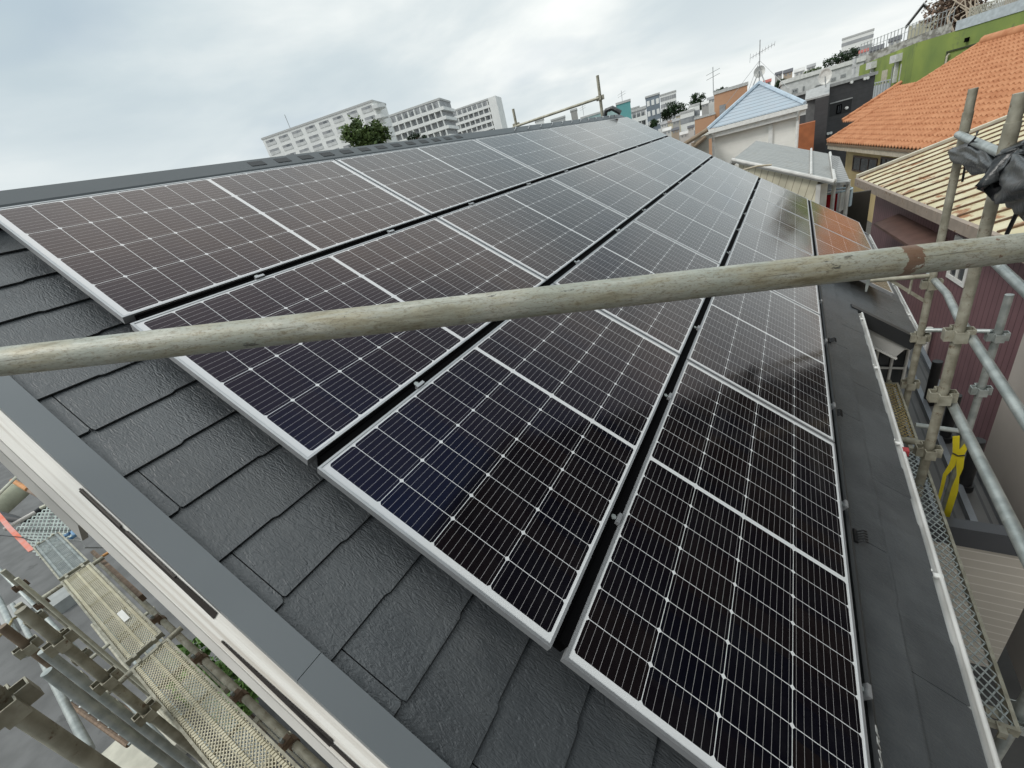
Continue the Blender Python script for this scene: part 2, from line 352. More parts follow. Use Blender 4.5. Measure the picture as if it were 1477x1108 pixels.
mb.box(gc.x + 0.018, gc.x + 0.042, p.y - 0.015, p.y + 0.02, gc.z - 0.02, gc.z + 0.0145); mb.build('tape_band', tape, g1)
# dark window grille low on the extension wall
mb = MB(); q = Vector((2.9, 4.18, -3.2))
q = atp(1271, 527, 1, 4.19)
fr = MB(); fr.box(q.x - 0.16, q.x + 0.16, 4.16, 4.198, q.z - 0.2, q.z + 0.2); win = fr.build('window', darkglass, house)
mb = MB()
for dx in (-0.16, -0.05, 0.06, 0.16): mb.tube((q.x + dx, 4.14, q.z - 0.2), (q.x + dx, 4.14, q.z + 0.2), 0.012, 8)
for dz in (-0.2, 0, 0.2): mb.tube((q.x - 0.17, 4.14, q.z + dz), (q.x + 0.17, 4.14, q.z + dz), 0.012, 8)
mb.build('grille', white, win)
# ================================================================ SOLAR PANELS
def cell_mat():
    m = bpy.data.materials.new('solar_glass'); m.use_nodes = True; nt = m.node_tree; b = nt.nodes['Principled BSDF']; MATS['solar_glass'] = m
    tc = nd(nt, 'ShaderNodeTexCoord'); s = nd(nt, 'ShaderNodeSeparateXYZ'); nt.links.new(tc.outputs['Object'], s.inputs[0])
    X, Y = s.outputs[0], s.outputs[1]
    mv, mu, cg = 0.0135, 0.0245, 0.0075
    L = PL - 0.012; pv = (PW - 2 * mv) / 4; pu = (L / 2 - cg - mu) / 8
    xr = mth(nt, 'SUBTRACT', X, mv); xi = mth(nt, 'DIVIDE', xr, pv); fx = mth(nt, 'FRACT', xi)
    dx = mth(nt, 'MULTIPLY', mth(nt, 'MINIMUM', fx, mth(nt, 'SUBTRACT', 1.0, fx)), pv)
    yc = mth(nt, 'SUBTRACT', mth(nt, 'ABSOLUTE', mth(nt, 'SUBTRACT', Y, L / 2)), cg)      # distance from the middle bar
    yi = mth(nt, 'DIVIDE', yc, pu); fy = mth(nt, 'FRACT', yi)
    dy = mth(nt, 'MULTIPLY', mth(nt, 'MINIMUM', fy, mth(nt, 'SUBTRACT', 1.0, fy)), pu)
    def lt(a, v): return mth(nt, 'LESS_THAN', a, v)
    def gt(a, v): return mth(nt, 'GREATER_THAN', a, v)
    def mx(*a):
        o = a[0]
        for q in a[1:]: o = mth(nt, 'MAXIMUM', o, q)
        return o
    w = mx(lt(dx, 0.0009), lt(dy, 0.0009), lt(mth(nt, 'ADD', dx, dy), 0.0075), lt(yc, 0.0), gt(yi, 8.0), lt(xr, 0.0), gt(xi, 4.0))
    bx = mth(nt, 'MULTIPLY', mth(nt, 'ABSOLUTE', mth(nt, 'SUBTRACT', mth(nt, 'FRACT', mth(nt, 'MULTIPLY', fx, 9.0)), 0.5)), pv / 9)
    bus = lt(bx, 0.00042)
    cid = nd(nt, 'ShaderNodeCombineXYZ'); nt.links.new(mth(nt, 'FLOOR', xi), cid.inputs[0]); nt.links.new(mth(nt, 'FLOOR', mth(nt, 'DIVIDE', Y, pu)), cid.inputs[1])
    oi = nd(nt, 'ShaderNodeObjectInfo'); nt.links.new(oi.outputs['Random'], cid.inputs[2])
    wn = nd(nt, 'ShaderNodeTexWhiteNoise', noise_dimensions='3D'); nt.links.new(cid.outputs[0], wn.inputs['Vector'])
    cell = ramp(nt, wn.outputs['Value'], [(0.0, (0.0035, 0.0036, 0.0065)), (0.5, (0.006, 0.0048, 0.006)), (1.0, (0.0085, 0.006, 0.006))])
    c = mixc(nt, bus, cell, (0.36, 0.35, 0.35)); c = mixc(nt, w, c, (0.72, 0.73, 0.73))
    nt.links.new(c, b.inputs['Base Color'])
    # anti-reflective textured solar glass: nearly no mirror image face on, a strong one at a grazing angle
    b.inputs['Roughness'].default_value = 0.3; b.inputs['Specular IOR Level'].default_value = 0.0
    gl = nd(nt, 'ShaderNodeBsdfGlossy'); lw = nd(nt, 'ShaderNodeLayerWeight'); lw.inputs['Blend'].default_value = 0.5
    fac = mth(nt, 'MULTIPLY_ADD', mth(nt, 'POWER', lw.outputs['Facing'], 3.55), 0.95, 0.02)
    # the coating mirrors blue face on and a brownish mauve further out
    nt.links.new(ramp(nt, lw.outputs['Facing'], [(0.12, (0.24, 0.33, 0.80)), (0.3, (0.42, 0.38, 0.55)), (0.5, (0.92, 0.78, 0.75)), (0.72, (0.97, 0.92, 0.89)), (0.9, (1.0, 1.0, 0.98))]), gl.inputs['Color'])
    dn = nd(nt, 'ShaderNodeTexNoise'); dn.inputs['Scale'].default_value = 5; dn.inputs['Detail'].default_value = 9; dn.inputs['Roughness'].default_value = 0.75; nt.links.new(tc.outputs['Object'], dn.inputs['Vector'])
    c = mixc(nt, ramp(nt, dn.outputs[0], [(0.45, 0.0), (0.75, 0.014)]), c, (0.5, 0.48, 0.44)); nt.links.new(c, b.inputs['Base Color'])       # a trace of dust
    ms = nd(nt, 'ShaderNodeMixShader'); nt.links.new(fac, ms.inputs[0]); nt.links.new(b.outputs[0], ms.inputs[1]); nt.links.new(gl.outputs[0], ms.inputs[2])
    nt.links.new(ms.outputs[0], nt.nodes['Material Output'].inputs['Surface'])
    nz = nd(nt, 'ShaderNodeTexNoise'); nz.inputs['Scale'].default_value = 2.2; nz.inputs['Detail'].default_value = 6; nt.links.new(tc.outputs['Object'], nz.inputs['Vector'])
    nt.links.new(ramp(nt, nz.outputs[0], [(0.35, 0.09), (0.7, 0.16)]), gl.inputs['Roughness'])
    return m
solar = cell_mat()
ORD = ['first', 'second', 'third', 'fourth', 'fifth', 'sixth', 'seventh', 'eighth', 'ninth', 'tenth', 'eleventh', 'twelfth']
L = PL - 0.012
mb = MB(); mb.box(0.004, PW - 0.004, 0.004, L - 0.004, -0.008, -0.0016); WL['_'] = Vector((0, 0, 0))
glass = mb.build('glass_sheet', solar, loc=(0, 0, 0))
mb = MB(); lp, h = 0.007, 0.026
mb.box(0, lp, 0, L, -h, 0); mb.box(PW - lp, PW, 0, L, -h, 0)
mb.box(lp, PW - lp, 0, lp, -h, 0); mb.box(lp, PW - lp, L - lp, L, -h, 0)
frame = mb.build('frame', alu, loc=(0, 0, 0))
ROWN = ['top row below the ridge', 'second row from the ridge', 'third row from the ridge', 'fourth row from the ridge', 'short lowest row near the eave']
first = True
for r in range(5):
    for k in range(5):
        if r == 4 and k < 3: continue
        kk = k if r < 4 else k - 3; last = 4 if r < 4 else 1
        where = 'nearest the camera' if kk == 0 else ('at the far end' if kk == last else f'{ORD[kk]} from the camera')
        e = thing('solar_panel', f'black solar panel in the {ROWN[r]}, {where}', 'solar panel', rp(r * ROW, k * PL, 0), 'solar panels mounted in rows on the slate roof')
        e.rotation_euler = (0, TH, 0)
        for src in (glass, frame):
            o = src if first else src.copy()
            if not first: COL.objects.link(o)
            o.parent = e; o.location = (0, 0, 0)
        first = False
# near-black rails raised to stand in for deep shade between rows, and clamps
GN = ['between the top and second panel rows', 'between the second and third panel rows', 'between the third and fourth panel rows', 'between the fourth and the short lowest row']
for r in range(4):
    v = (r + 1) * ROW - GAP / 2
    mb = MB(); u0 = 0.03 if r < 3 else 3 * PL + 0.01
    mb.box(v - 0.0176, v + 0.0176, u0, 5 * PL - 0.014, -0.06, -0.009, F); mb.box(v - 0.017, v - 0.009, u0, 5 * PL - 0.02, -0.009, -0.006, F)
    tag(mb.build('gap_shade_rail', blackm), f'black mounting rail standing in for deep shade in the gap {GN[r]}', 'rail', 'black rails filling the panel gaps as shade')
CG = ['between first and second panel rows', 'between second and third panel rows', 'between third and fourth panel rows', 'above the short lowest panel row']
proto = None
US = [0.43, 1.14, 1.86, 2.64, 3.36, 4.14, 4.86, 5.64, 6.36, 7.14]
for r in range(4):
    v = (r + 1) * ROW - GAP / 2 + (0.0 if r < 3 else 0.003)
    for i, u in enumerate(US):
        lab = f'silver clamp {ORD[i]} from the camera, {CG[r]}' if r < 3 or u > 4.5 else f'silver clamp {ORD[i]} from the camera, on the lower edge of the fourth panel row'
        e = thing('panel_clamp', lab, 'clamp', rp(v, u, -0.016 if r < 3 else -0.032), 'clamps holding the panels'); e.rotation_euler = (0, TH, 0)
        if proto is None:
            mb = MB(); mb.box(-0.016, 0.016, -0.02, 0.02, -0.015, -0.006); mb.box(0.006, 0.0165, -0.018, 0.018, -0.006, 0.022); a = mb.build('clamp_body', alu, loc=(0, 0, 0))
            mb = MB(); mb.tube((-0.004, 0, -0.006), (-0.004, 0, 0.012), 0.009, 6); b = mb.build('bolt', steel, loc=(0, 0, 0)); proto = (a, b)
            for o in proto: o.parent = e; o.location = (0, 0, 0)
        else:
            for s in proto: o = s.copy(); COL.objects.link(o); o.parent = e; o.location = (0, 0, 0)
# black eave cover along the fourth row with its white lettering
skirt = thing('eave_cover', 'black metal cover strip along the lower edge of the fourth panel row, with white lettering', 'cover strip', rp(3.11, 2.2, -0.1))
mb = MB(); sec = [(3.103, -0.095), (3.103, -0.05), (3.110, -0.042), (3.134, -0.060), (3.140, -0.101)]
for i in range(len(sec) - 1):
    (a, na), (b, nb) = sec[i], sec[i + 1]; mb.quad(rp(a, 0, na), rp(b, 0, nb), rp(b, 3 * PL - 0.02, nb), rp(a, 3 * PL - 0.02, na))
mb.quad(*[rp(a, 0, b) for a, b in sec]); mb.quad(*[rp(a, 3 * PL - 0.02, b) for a, b in reversed(sec)])
mb.build('cover_profile', M('satin_black', (0.02, 0.022, 0.023), 0.42), skirt)
def lettering(name, text, size, origin, xdir, ydir, mat, parent, ext=0.0006):
    cu = bpy.data.curves.new('t', 'FONT'); cu.body = text; cu.size = size; cu.extrude = ext; cu.offset = size * 0.012
    to = bpy.data.objects.new('t', cu); COL.objects.link(to)
    me = bpy.data.meshes.new_from_object(to.evaluated_get(bpy.context.evaluated_depsgraph_get())); bpy.data.objects.remove(to)
    x, y = Vector(xdir).normalized(), Vector(ydir).normalized(); z = x.cross(y)
    for v in me.vertices: v.co = Vector(origin) + x * v.co.x + y * v.co.y + z * v.co.z - WL[parent.name]
    me.materials.clear(); me.materials.append(mat); me.name = name
    o = bpy.data.objects.new(name, me); COL.objects.link(o); o.parent = parent; return o
d = rp(3.110, 0, -0.042) - rp(3.134, 0, -0.060)
lettering('lettering', 'SHARP', 0.043, rp(3.1325, 0.245, -0.0588) + rp(0, 0, 0.0012), (0, 1, 0), d, white, skirt)
# little black leaf-like snow clips on the slate strip below the panels
for i, (x, y, lab) in enumerate(((1240, 775, 'black tufted clip on the slate strip, nearest the lettering'), (1207, 597, 'black tufted clip on the slate strip beside the dark shadow edge on the glass'),
                               (1200, 492, 'black tufted clip on the slate strip just below the big foreground pipe'), (1342, 447, 'black tufted clip'), )[:3]):
    d0 = ray(x, y); Nn = rp(0, 0, 1); t = (-0.1 - Nn.dot(CAM)) / Nn.dot(d0); p = CAM + d0 * t; v = p.x * CT - p.z * ST; u = p.y
    mb = MB()
    for k in range(5):
        a = rp(v - 0.012, u - 0.03 + 0.013 * k, -0.104); b = rp(v + 0.018, u - 0.022 + 0.014 * k, -0.085); mb.path([a, (a + b) / 2 + rp(0, 0, 0.012), b], 0.0035, 6)
    mb.box(v - 0.022, v - 0.008, u - 0.035, u + 0.03, -0.106, -0.098, F)
    tag(mb.build('snow_clip', blackrub), lab, 'clip', 'black clips on the slate strip')
# ================================================================ FOREGROUND PIPE across the view
A0, B0 = CAM + ray(0, 522) * 0.696, CAM + ray(1477, 357) * 0.696
a, b = A0.lerp(B0, 0.5), (A0 - B0).normalized()
def pipe_mat():
    m = bpy.data.materials.new('dirty_pipe'); m.use_nodes = True; nt = m.node_tree; bs = nt.nodes['Principled BSDF']; bs.inputs['Roughness'].default_value = 0.5; bs.inputs['Metallic'].default_value = 0.1
    tc = nd(nt, 'ShaderNodeTexCoord')
    def noise(sc, st, det=6, ro=0.6):
        mp = nd(nt, 'ShaderNodeMapping'); nt.links.new(tc.outputs['Object'], mp.inputs[0]); mp.inputs['Scale'].default_value = st
        n = nd(nt, 'ShaderNodeTexNoise'); n.inputs['Scale'].default_value = sc; n.inputs['Detail'].default_value = det; n.inputs['Roughness'].default_value = ro
        nt.links.new(mp.outputs[0], n.inputs['Vector']); return n.outputs[0]
    c = ramp(nt, noise(9, (6, 6, 0.9)), [(0.33, (0.22, 0.19, 0.115)), (0.45, (0.37, 0.345, 0.25)), (0.55, (0.39, 0.39, 0.33)), (0.68, (0.54, 0.53, 0.45))])
    c = mixc(nt, ramp(nt, noise(5, (1, 1, 1)), [(0.42, 0.0), (0.6, 0.75)]), c, (0.33, 0.36, 0.315))
    c = mixc(nt, ramp(nt, noise(75, (2.5, 2.5, 0.9), 8, 0.8), [(0.53, 0.0), (0.62, 0.85)]), c, (0.2, 0.17, 0.11))
    c = mixc(nt, ramp(nt, noise(26, (1.5, 1.5, 0.5), 8, 0.7), [(0.64, 0.0), (0.665, 0.9)]), c, (0.055, 0.055, 0.05))
    c = mixc(nt, ramp(nt, noise(40, (3, 3, 0.12), 6, 0.7), [(0.62, 0.0), (0.66, 0.6)]), c, (0.62, 0.62, 0.56))
    c = mixc(nt, ramp(nt, noise(260, (1.5, 1.5, 0.6), 3, 0.6), [(0.56, 0.0), (0.64, 0.55)]), c, (0.16, 0.14, 0.1))
    c = mixc(nt, ramp(nt, noise(90, (4, 4, 0.05), 3, 0.6), [(0.66, 0.0), (0.68, 0.7)]), c, (0.12, 0.11, 0.09))
    s = nd(nt, 'ShaderNodeSeparateXYZ'); nt.links.new(tc.outputs['Object'], s.inputs[0])
    n = noise(45, (1, 1, 1), 4)
    def band(z0, hw, amp):
        dz = mth(nt, 'ABSOLUTE', mth(nt, 'SUBTRACT', mth(nt, 'ADD', s.outputs[2], mth(nt, 'MULTIPLY', mth(nt, 'SUBTRACT', n, 0.5), amp)), z0)); return mth(nt, 'LESS_THAN', dz, hw)
    c = mixc(nt, mth(nt, 'MULTIPLY', band(RUSTZ, 0.011, 0.05), 0.85), c, (0.17, 0.085, 0.05))
    c = mixc(nt, mth(nt, 'MULTIPLY', mth(nt, 'MULTIPLY', band(RUSTZ - 0.27, 0.18, 0.02), mth(nt, 'GREATER_THAN', noise(38, (1, 1, 1), 3), 0.665)), 0.8), c, (0.17, 0.085, 0.05))
    nt.links.new(c, bs.inputs['Base Color'])
    bp = nd(nt, 'ShaderNodeBump'); bp.inputs['Strength'].default_value = 0.3; bp.inputs['Distance'].default_value = 0.002
    nt.links.new(mth(nt, 'ADD', noise(120, (2, 2, 1), 5), mth(nt, 'MULTIPLY', noise(30, (3, 3, 0.5), 5), 0.6)), bp.inputs['Height']); nt.links.new(bp.outputs[0], bs.inputs['Normal'])
    return m
dd = ray(1299, 378); best = min(((((a + b * t) - CAM).normalized() - dd.normalized()).length, t) for t in [i / 500 for i in range(-1500, 1500)])
RUSTZ = best[1]
mb = MB(); mb.tube((0, 0, -3.2), (0, 0, 2.6), 0.0243, 40)
o = mb.build('guard_pipe', pipe_mat(), smooth=True, loc=(0, 0, 0)); o.location = a; o.rotation_euler = b.to_track_quat('Z', 'Y').to_euler()
tag(o, 'big dirty beige scaffold pipe crossing the whole view in front of the panels', 'pipe')
# ================================================================ SCAFFOLDING
def zfor(X, Y, px=None, py=None):
    """height on the vertical line over (X,Y) that the picture column px (or line py) passes"""
    lo, hi = -9.0, 4.0; best = None
    for i in range(1301):
        z = lo + (hi - lo) * i / 1300; q = Vector((X, Y, z)) - CAM
        c = [sum(ROT[r][k] * q[k] for k in range(3)) for r in range(3)]
        if c[2] <= 0.05: continue
        x, y = PCX + FPX * c[0] / c[2], PCY + FPX * c[1] / c[2]
        e = abs(x - px) if px is not None else abs(y - py)
        if best is None or e < best[0]: best = (e, z)
    return best[1]
def coupler(X, Y, z, mat, parent, r=0.0243):
    mb = MB(); mb.tube((X, Y, z - 0.012), (X, Y, z + 0.012), r + 0.006, 14)
    for a in range(4):
        c, s = math.cos(a * math.pi / 2 + 0.05), math.sin(a * math.pi / 2 + 0.05)
        fn = lambda p, q, h: (X + p * c - q * s, Y + p * s + q * c, z + h)
        for q0, q1, p0, p1 in ((-0.026, -0.021, r - 0.002, r + 0.036), (0.021, 0.026, r - 0.002, r + 0.036), (-0.021, 0.021, r + 0.031, r + 0.036)): mb.box(p0, p1, q0, q1, -0.032, 0.032, fn)
    return mb.build('coupler', mat, parent)
def post(X, Y, z0, z1, mat, label, cps=(), r=0.0243, cmat=None, group='upright scaffold posts', sleeve=None):
    t = thing('scaffold_post', label, 'post', (X, Y, z0), group)
    mb = MB(); mb.tube((X, Y, z0), (X, Y, z1), r, 16); mb.build('pole', mat, t, smooth=True)
    for z in cps: coupler(X, Y, z, cmat or mat, t, r)
    if sleeve: mb = MB(); mb.tube((X, Y, sleeve[0]), (X, Y, sleeve[1]), r + 0.0035, 16); mb.build('sleeve', mat, t, smooth=True)
    return t
pA = atp(1382, 230, 0, 3.25); pB = atp(1419, 340, 0, 3.10); pC = atp(1415, 560, 0, 3.66)
zA = lambda y: zfor(pA.x, pA.y, py=y)
zB = lambda y: zfor(pB.x, pB.y, py=y)
zC = lambda y: zfor(pC.x, pC.y, py=y)
post(pA.x, pA.y, GZ, zA(128), oldsteel, 'slim greenish grey scaffold post with a bundle of black sheet at its top pipe', (zA(410), zA(487), zA(554)), sleeve=(zA(192), zA(160)))
post(pB.x, pB.y, GZ, zB(133), oldsteel, 'thick beige scaffold post at the right edge standing nearest the rusty cream roof', (zB(482), zB(571), zB(650)), sleeve=(zB(270), zB(175)))
post(pC.x, pC.y, GZ, zC(425), steel, 'clean galvanised scaffold post with a yellow strap wrapped round it', (zC(485), zC(562)), cmat=steel)
pD = atp(1470, 1030, 0, 3.27)
post(pD.x, pD.y, GZ, zfor(pD.x, pD.y, py=985), steel, 'galvanised scaffold post stub in the bottom right corner', (zfor(pD.x, pD.y, py=1035),))
RG = 'scaffold pipes beside the eave'
def rail(label, pts, r=0.0213, mat=steel, group=RG):
    mb = MB(); mb.path(pts, r, 14); t = tag(mb.build('scaffold_pipe', mat, smooth=True), label, 'pipe', group); return t
rail('galvanised guard pipe running from the slim post back to the thick beige post', [atp(1340, 396, 0, 3.27), atp(1366, 424, 0, 3.235), atp(1387, 468, 0, 3.165)])
q = atp(1384, 460, 0, 3.155); rail('galvanised guard pipe starting at the thick beige post and leaving the right edge', [q, atp(1477, 604, 0, 3.14), atp(1477, 604, 0, 3.14) * 2 - q])
q = atp(1362, 560, 0, 3.165); e = atp(1477, 792, 0, 3.10); rail('galvanised lower guard pipe passing in front of the yellow strap', [q, e, e * 2 - q], 0.0243)
q = atp(1418, 362, 0, 3.3); e = atp(1477, 418, 0, 3.3); rail('short bit of galvanised pipe in front of the maroon wall at the upper right edge', [q, e, e + (e - q) * 0.8], 0.0243)
rail('grey pipe with black sheet tied to it between the slim and the thick post', [atp(1382, 194, 0, 3.215), atp(1446, 222, 0, 3.14), atp(1477, 236, 0, 3.10), atp(1477, 236, 0, 3.10) + Vector((0, -1.0, -.02))], 0.0213)
mid = (pA.y + pC.y) / 2
rail('short crosswise galvanised pipe in front of the maroon wall joining two posts', [atp(1333, 476, 1, pA.y), atp(1428, 478, 1, pC.y)], 0.017)
rail('crosswise pipe just above the yellow strap', [atp(1320, 613, 1, pA.y - 0.9), atp(1386, 622, 1, pA.y - 0.9)], 0.017)
rail('short beige pipe at the end of the meshed walkway in the bottom right corner', [atp(1418, 1022, 1, pD.y), atp(1466, 1040, 1, pD.y)], 0.0243, oldsteel)
rail('stubby beige pipe joining the two meshed walkways below the eave gutter', [atp(1296, 634, 1, 2.98), atp(1335, 640, 1, 2.98)], 0.0213, oldsteel)
# bracket arm with a brace, reaching over the lower roof
t = thing('bracket', 'beige steel bracket arm with diagonal brace reaching over the lower slate roof', 'bracket', (pA.x, pA.y, zA(400)))
mb = MB(); mb.tube(atp(1340, 398, 1, pA.y), atp(1255, 405, 1, pA.y), 0.017, 12); mb.build('arm', oldsteel, t, smooth=True)
mb = MB(); a_, b_ = atp(1284, 407, 1, pA.y), atp(1333, 437, 1, pA.y); mb.slab([a_, b_, b_ + Vector((0, 0, 0.03)), a_ + Vector((0, 0, 0.03))], (0, 0.008, 0)); mb.build('brace', oldsteel, t)
mb = MB(); mb.tube(atp(1316, 401, 1, pA.y), atp(1311, 424, 1, pA.y), 0.009, 8); mb.build('strut', oldsteel, t)
mb = MB(); a_ = atp(1252, 404, 1, pA.y); mb.slab([a_ + Vector((-.012, 0, .01)), a_ + Vector((.016, 0, .01)), a_ + Vector((.004, 0, -.10)), a_ + Vector((-.008, 0, -.10))], (0, 0.01, 0)); mb.build('hook', steel, t)
# bundled black sheets under the tarp pipe
tarpm = M('black_mesh_sheet', (0.022, 0.025, 0.026), 0.32, scale=14, col2=(0.01, 0.011, 0.012), bump=0.6, bscale=22, spec=0.5)
def bundle(label, pts, rad, seed):
    rn = random.Random(seed); mb = MB(); n = 40; ns = 70
    P = [Vector(p) for p in pts]
    def along(t):
        t = t * (len(P) - 1); i = min(int(t), len(P) - 2); return P[i].lerp(P[i + 1], t - i)
    ph = [rn.uniform(0, 6) for _ in range(6)]
    for i in range(ns + 1):
        t = i / ns; c = along(t); d = (along(min(t + .02, 1)) - along(max(t - .02, 0))).normalized()
        s = d.cross(Vector((0, 0, 1))).normalized(); up = s.cross(d)
        r0 = rad * (math.sin(math.pi * min(max(t, 0.03), 0.97)) ** 0.35)
        for k in range(n):
            a = 2 * math.pi * k / n
            r = r0 * (1 + 0.16 * math.sin(2 * a + ph[0] + 5 * t) + 0.13 * math.sin(5 * a + ph[1] - 7 * t) + 0.10 * math.sin(9 * a + ph[2] + 9 * t + 2 * math.sin(7 * t)) + 0.12 * math.sin(13 * t + ph[3] + a) + 0.05 * math.sin(17 * a - 21 * t + ph[4]))
            mb.v.append(tuple(c + s * (math.cos(a) * r * 0.8) + up * (math.sin(a) * r * 1.15)))
    for i in range(ns):
        for k in range(n):
            k2 = (k + 1) % n; mb.f.append((i * n + k, i * n + k2, (i + 1) * n + k2, (i + 1) * n + k)); mb.mi.append(0)
    mb.f.append(tuple(reversed(range(n)))); mb.f.append(tuple(ns * n + k for k in range(n))); mb.mi += [0, 0]
    o = mb.build('sheet_bundle', tarpm); o.data.polygons.foreach_set('use_smooth', [True] * len(mb.f)); o.data.update()
    return tag(o, label, 'tarp', 'black sheets rolled up on the scaffold')
b1 = bundle('small roll of black mesh sheet tied below the pipe between two posts', [atp(1374, 219, 0, 3.24), atp(1402, 224, 0, 3.2), atp(1436, 243, 0, 3.14)], 0.052, 4)
b2 = bundle('big sagging bag of black sheet hanging at the right edge of the picture', [atp(1462, 212, 0, 3.08), atp(1472, 245, 0, 3.12), atp(1482, 268, 0, 3.1), atp(1510, 262, 0, 2.98)], 0.1, 9)
mb = MB(); q = atp(1470, 300, 0, 3.12); mb.path([atp(1470, 236, 0, 3.06), q, atp(1452, 338, 0, 3.12)], 0.008, 6); tag(mb.build('tie_rope', blackrub), 'black tie rope hanging from the big sagging sheet', 'rope')
mb = MB(); mb.path([atp(1410, 190, 0, 3.16), atp(1406, 200, 0, 3.14), atp(1398, 208, 0, 3.17), atp(1388, 262, 0, 3.2)], 0.006, 6); tag(mb.build('tie_rope', blackrub), 'thin black cord tied round the pipe above the small black roll', 'rope')
# meshed walkways
def walkway(x0, x1, y0, y1, z, along, label, fm, mm, group, pa=0.036, pb=0.062, rib=False, sw=0.0028):
    t = thing('walkway', label, 'walkway', ((x0 + x1) / 2, (y0 + y1) / 2, z - 0.05), group)
    f = 0.014
    mb = MB()
    if along == 'x': mb.box(x0, x1, y0, y0 + f, z - 0.045, z + 0.004); mb.box(x0, x1, y1 - f, y1, z - 0.045, z + 0.004); mb.box(x0, x0 + f, y0 + f, y1 - f, z - 0.035, z + 0.003); mb.box(x1 - f, x1, y0 + f, y1 - f, z - 0.035, z + 0.003)
    else: mb.box(x0, x0 + f, y0, y1, z - 0.045, z + 0.004); mb.box(x1 - f, x1, y0, y1, z - 0.045, z + 0.004); mb.box(x0 + f, x1 - f, y0, y0 + f, z - 0.035, z + 0.003); mb.box(x0 + f, x1 - f, y1 - f, y1, z - 0.035, z + 0.003)
    mb.build('side_frame', fm, t)
    mb = MB(); Lx, Ly = (x1 - x0, y1 - y0) if along == 'x' else (y1 - y0, x1 - x0)      # Lx along the walkway
    fn = (lambda p, q, h: (x0 + p, y0 + q, z + h)) if along == 'x' else (lambda p, q, h: (x0 + q, y0 + p, z + h))
    k = pb / pa; n = int((Lx + Ly * k) / pb) + 1
    for s in (0, 1):
        for i in range(-1, n + 1):
            c = i * pb                                                  # p = c - k q  or  p = c - k (Ly - q)
            q0, q1 = max(0, (c - Lx) / k), min(Ly, c / k)
            if q1 - q0 < 0.01: continue
            A = (c - k * q0, q0 if not s else Ly - q0); B = (c - k * q1, q1 if not s else Ly - q1)
            d = Vector((B[0] - A[0], B[1] - A[1])).normalized(); nn = Vector((-d.y, d.x)) * sw
            h = -0.006 - 0.0032 * s
            mb.hexa([fn(A[0] - nn.x, A[1] - nn.y, h), fn(B[0] - nn.x, B[1] - nn.y, h), fn(B[0] + nn.x, B[1] + nn.y, h), fn(A[0] + nn.x, A[1] + nn.y, h),
                     fn(A[0] - nn.x, A[1] - nn.y, h + 0.003), fn(B[0] - nn.x, B[1] - nn.y, h + 0.003), fn(B[0] + nn.x, B[1] + nn.y, h + 0.003), fn(A[0] + nn.x, A[1] + nn.y, h + 0.003)])
    o = mb.build('mesh_deck', mm, t)
    if rib:
        mb = MB(); p = 0.03
        while p < Lx - 0.03:
            for qq in (Ly * 0.5, Ly - 0.034, 0.034):
                mb.hexa([fn(p, qq - 0.009, -0.003), fn(p + 0.016, qq - 0.009, -0.003), fn(p + 0.022, qq + 0.009, -0.003), fn(p + 0.006, qq + 0.009, -0.003),
                         fn(p, qq - 0.009, 0.006), fn(p + 0.016, qq - 0.009, 0.006), fn(p + 0.022, qq + 0.009, 0.006), fn(p + 0.006, qq + 0.009, 0.006)])
            p += 0.024
        o = mb.build('twisted_rib', mm, t); o['kind'] = 'stuff'
        for p in (0.36, 0.78, 1.2, 1.6):
            if p < Lx - 0.1: mb = MB(); mb.box(p, p + 0.012, 0.02, Ly - 0.02, -0.03, -0.0095, fn); mb.build('cross_bar', fm, t)
    for p in (-0.035, Lx - 0.01):
        for qq in (0.045, Ly - 0.07):
            mb = MB(); mb.box(p, p + 0.045, qq, qq + 0.025, 0.004, 0.012, fn); mb.box(p if p < 0 else p + 0.037, (p if p < 0 else p + 0.037) + 0.008, qq, qq + 0.025, -0.03, 0.004, fn); mb.build('hook', fm, t)
    return t
yel = M('yellowed_zinc', (0.62, 0.58, 0.44), 0.6, 0.1, col2=(0.5, 0.46, 0.33), scale=9, dirt=((0.3, 0.22, 0.12), 16, 0.64))
rusty = M('rust_yellow_zinc', (0.46, 0.37, 0.17), 0.65, 0.15, col2=(0.33, 0.24, 0.1), scale=12)
walkway(2.76, 3.165, 3.02, 3.86, -2.75, 'y', 'rust yellow meshed walkway below the eave gutter, the farther of the two', oldsteel, rusty, 'meshed walkways beside the eave', 0.034, 0.04)
walkway(2.76, 3.165, 1.06, 2.90, -2.75, 'y', 'grey meshed walkway below the eave gutter, the nearer of the two', oldsteel, steel, 'meshed walkways beside the eave', 0.034, 0.05)
LG = 'meshed walkways beside the gable'
YE = -0.424
for x0, x1, lab in ((-4.9, -3.66, 'short pale meshed walkway at the far left end of the row'), (-3.58, -1.64, 'yellowed meshed walkway in the middle of the left row with a white tag'), (-1.52, 0.42, 'yellowed meshed walkway at the bottom left, nearest the camera')):
    walkway(x0, x1, YE - 0.245, YE, -2.75, 'x', lab, oldsteel, steel if x0 < -4 else yel, LG, 0.0215, 0.034, True, 0.0027)
mb = MB(); mb.box(-2.32, -2.12, YE - 0.11, YE - 0.07, -2.742, -2.739, None); tag(mb.build('tag_strip', white), 'white paper tag lying on the middle meshed walkway', 'tag')
for x0, x1, lab in ((-1.62, -1.05, 'narrow grey mesh tray between the white board and the walkways, upper one'), (-0.55, 0.1, 'narrow grey mesh tray between the white board and the walkways, lower one')):
    walkway(x0, x1, -0.415, -0.352, -3.1, 'x', lab, oldsteel, steel, 'narrow mesh trays by the gable', 0.012, 0.02, False, 0.0018)
LR = 'scaffold pipes beside the gable'
